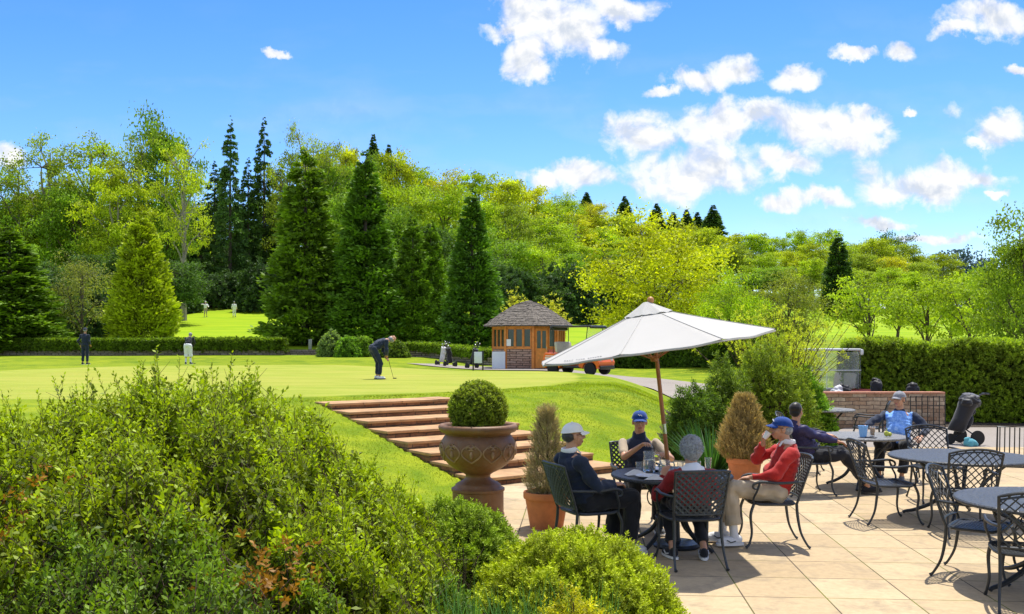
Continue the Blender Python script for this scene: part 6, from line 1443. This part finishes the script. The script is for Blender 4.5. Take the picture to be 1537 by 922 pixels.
wv = vm('SCALE', vm('SUBTRACT', wn.outputs['Color'], (.5, .5, .5)).outputs[0], s=.075).outputs[0]; P1 = vm('ADD', P0, wv).outputs[0]
CL = [(800, 34, 46, 30), (850, 52, 58, 40), (790, 84, 32, 26), (768, 50, 34, 14), (925, 10, 60, 20), (905, 72, 32, 15), (808, 104, 18, 16),
      (1095, 106, 40, 25), (1045, 122, 34, 15), (1000, 134, 28, 9), (1202, 112, 42, 16), (1346, 82, 24, 16), (1290, 80, 22, 9), (1485, 34, 64, 25), (1430, 54, 26, 11),
      (965, 194, 46, 30), (1085, 190, 66, 30), (1130, 176, 40, 22), (1230, 196, 84, 36), (1290, 178, 34, 20), (1045, 258, 84, 42), (1180, 252, 48, 20), (1395, 268, 100, 30), (1470, 262, 40, 16), (1345, 278, 40, 18), (1500, 288, 18, 6),
      (1240, 300, 30, 16), (1175, 304, 46, 15), (1500, 188, 44, 24), (1470, 205, 24, 10), (862, 258, 50, 20), (815, 268, 26, 13), (1312, 338, 34, 9), (1400, 362, 60, 8), (8, 238, 26, 22), (1525, 108, 20, 8), (410, 78, 20, 6), (1370, 170, 12, 6)]
dens = None
for cx0, cy0, rx, ry in CL:
    m = t.n('ShaderNodeMapping', vector_type='TEXTURE'); m.inputs['Location'].default_value = ((cx0 - CX) / F, (HY - cy0) / F, 0); m.inputs['Scale'].default_value = (rx / F * 1.30, ry / F * 1.30, 1); t.l(P1, m.inputs['Vector'])
    L = vm('LENGTH', m.outputs[0]).outputs['Value']; v = t.math('SUBTRACT', 1.0, L); dens = v if dens is None else t.math('MAXIMUM', dens, v)
dn = t.n('ShaderNodeTexNoise'); dn.inputs['Scale'].default_value = 26; dn.inputs['Detail'].default_value = 8; dn.inputs['Roughness'].default_value = .6; dn.inputs['Distortion'].default_value = .3; t.l(P0, dn.inputs['Vector'])
dd = t.math('ADD', dens, t.math('MULTIPLY', t.math('SUBTRACT', dn.outputs[0], .49), 1.9))
al = t.ramp(dd, [(.0, 0.), (.16, .28), (.42, .85), (.75, 1.)])
al = t.math('MULTIPLY', al, t.math('GREATER_THAN', sx.outputs[1], .05))
# thin veil high up near the horizon
vn = t.n('ShaderNodeTexNoise'); vn.inputs['Scale'].default_value = 5; vn.inputs['Detail'].default_value = 7; t.l(t.mapping(P0, (1, 3.2, 1), (0, 0, .2)), vn.inputs['Vector'])
veil = t.math('MULTIPLY', t.ramp(vn.outputs[0], [(.48, 0.), (.8, .5)]), t.ramp(e, [(.03, .9), (.24, .55), (.36, .05)]))
# relief: compare density a little higher up to shade the undersides
dn2 = t.n('ShaderNodeTexNoise'); dn2.inputs['Scale'].default_value = 26; dn2.inputs['Detail'].default_value = 4; dn2.inputs['Distortion'].default_value = .3; t.l(vm('ADD', P0, (.004, .011, 0)).outputs[0], dn2.inputs['Vector'])
cc_ = t.mix(t.ramp(t.math('ADD', t.math('SUBTRACT', dn.outputs[0], dn2.outputs[0]), .5), [(.36, 0.), (.54, 1)]), (.66, .72, .82), (1.0, 1.0, 1.0))
hs = t.n('ShaderNodeHueSaturation'); hs.inputs['Saturation'].default_value = SAT; hs.inputs['Value'].default_value = 1; hs.inputs['Hue'].default_value = .5; t.l(sky.outputs[0], hs.inputs['Color'])
skyc = t.mix(1., hs.outputs[0], t.ramp(e, [(0., SKYLOW), (.36, SKYTINT)]), 'MULTIPLY')
scl = vm('SCALE', cc_, s=CLV).outputs[0]
c = t.mix(veil, skyc, vm('SCALE', cc_, s=CLV * .8).outputs[0]); c = t.mix(al, c, scl)
# unseen broken cloud added over the rest of the sky to whiten fill light
hn = t.n('ShaderNodeTexNoise'); hn.inputs['Scale'].default_value = 2.2; hn.inputs['Detail'].default_value = 6; t.l(tc, hn.inputs['Vector'])
out_ = t.math('MAXIMUM', t.math('LESS_THAN', sx.outputs[1], .05), t.ramp(e, [(.42, 0.), (.60, 1)]))
c = t.mix(t.math('MULTIPLY', out_, t.ramp(hn.outputs[0], [(.38, 0.), (.60, .85)])), c, scl)
bg = t.n('ShaderNodeBackground'); t.l(c, bg.inputs[0]); bg.inputs[1].default_value = SKYS
t.l(bg.outputs[0], t.n('ShaderNodeOutputWorld').inputs[0])
SC.view_settings.view_transform = 'Standard'; SC.view_settings.look = 'None'; SC.view_settings.exposure = EXPO; SC.view_settings.gamma = 1
SC.render.engine = 'CYCLES'; SC.cycles.max_bounces = 8; SC.cycles.diffuse_bounces = 3; SC.cycles.transparent_max_bounces = 8; SC.cycles.transmission_bounces = 6; SC.cycles.sample_clamp_indirect = 6
SC.cycles.use_denoising = True; SC.cycles.use_adaptive_sampling = True; SC.cycles.adaptive_threshold = .015
w.cycles.sampling_method = 'MANUAL'; w.cycles.sample_map_resolution = 512
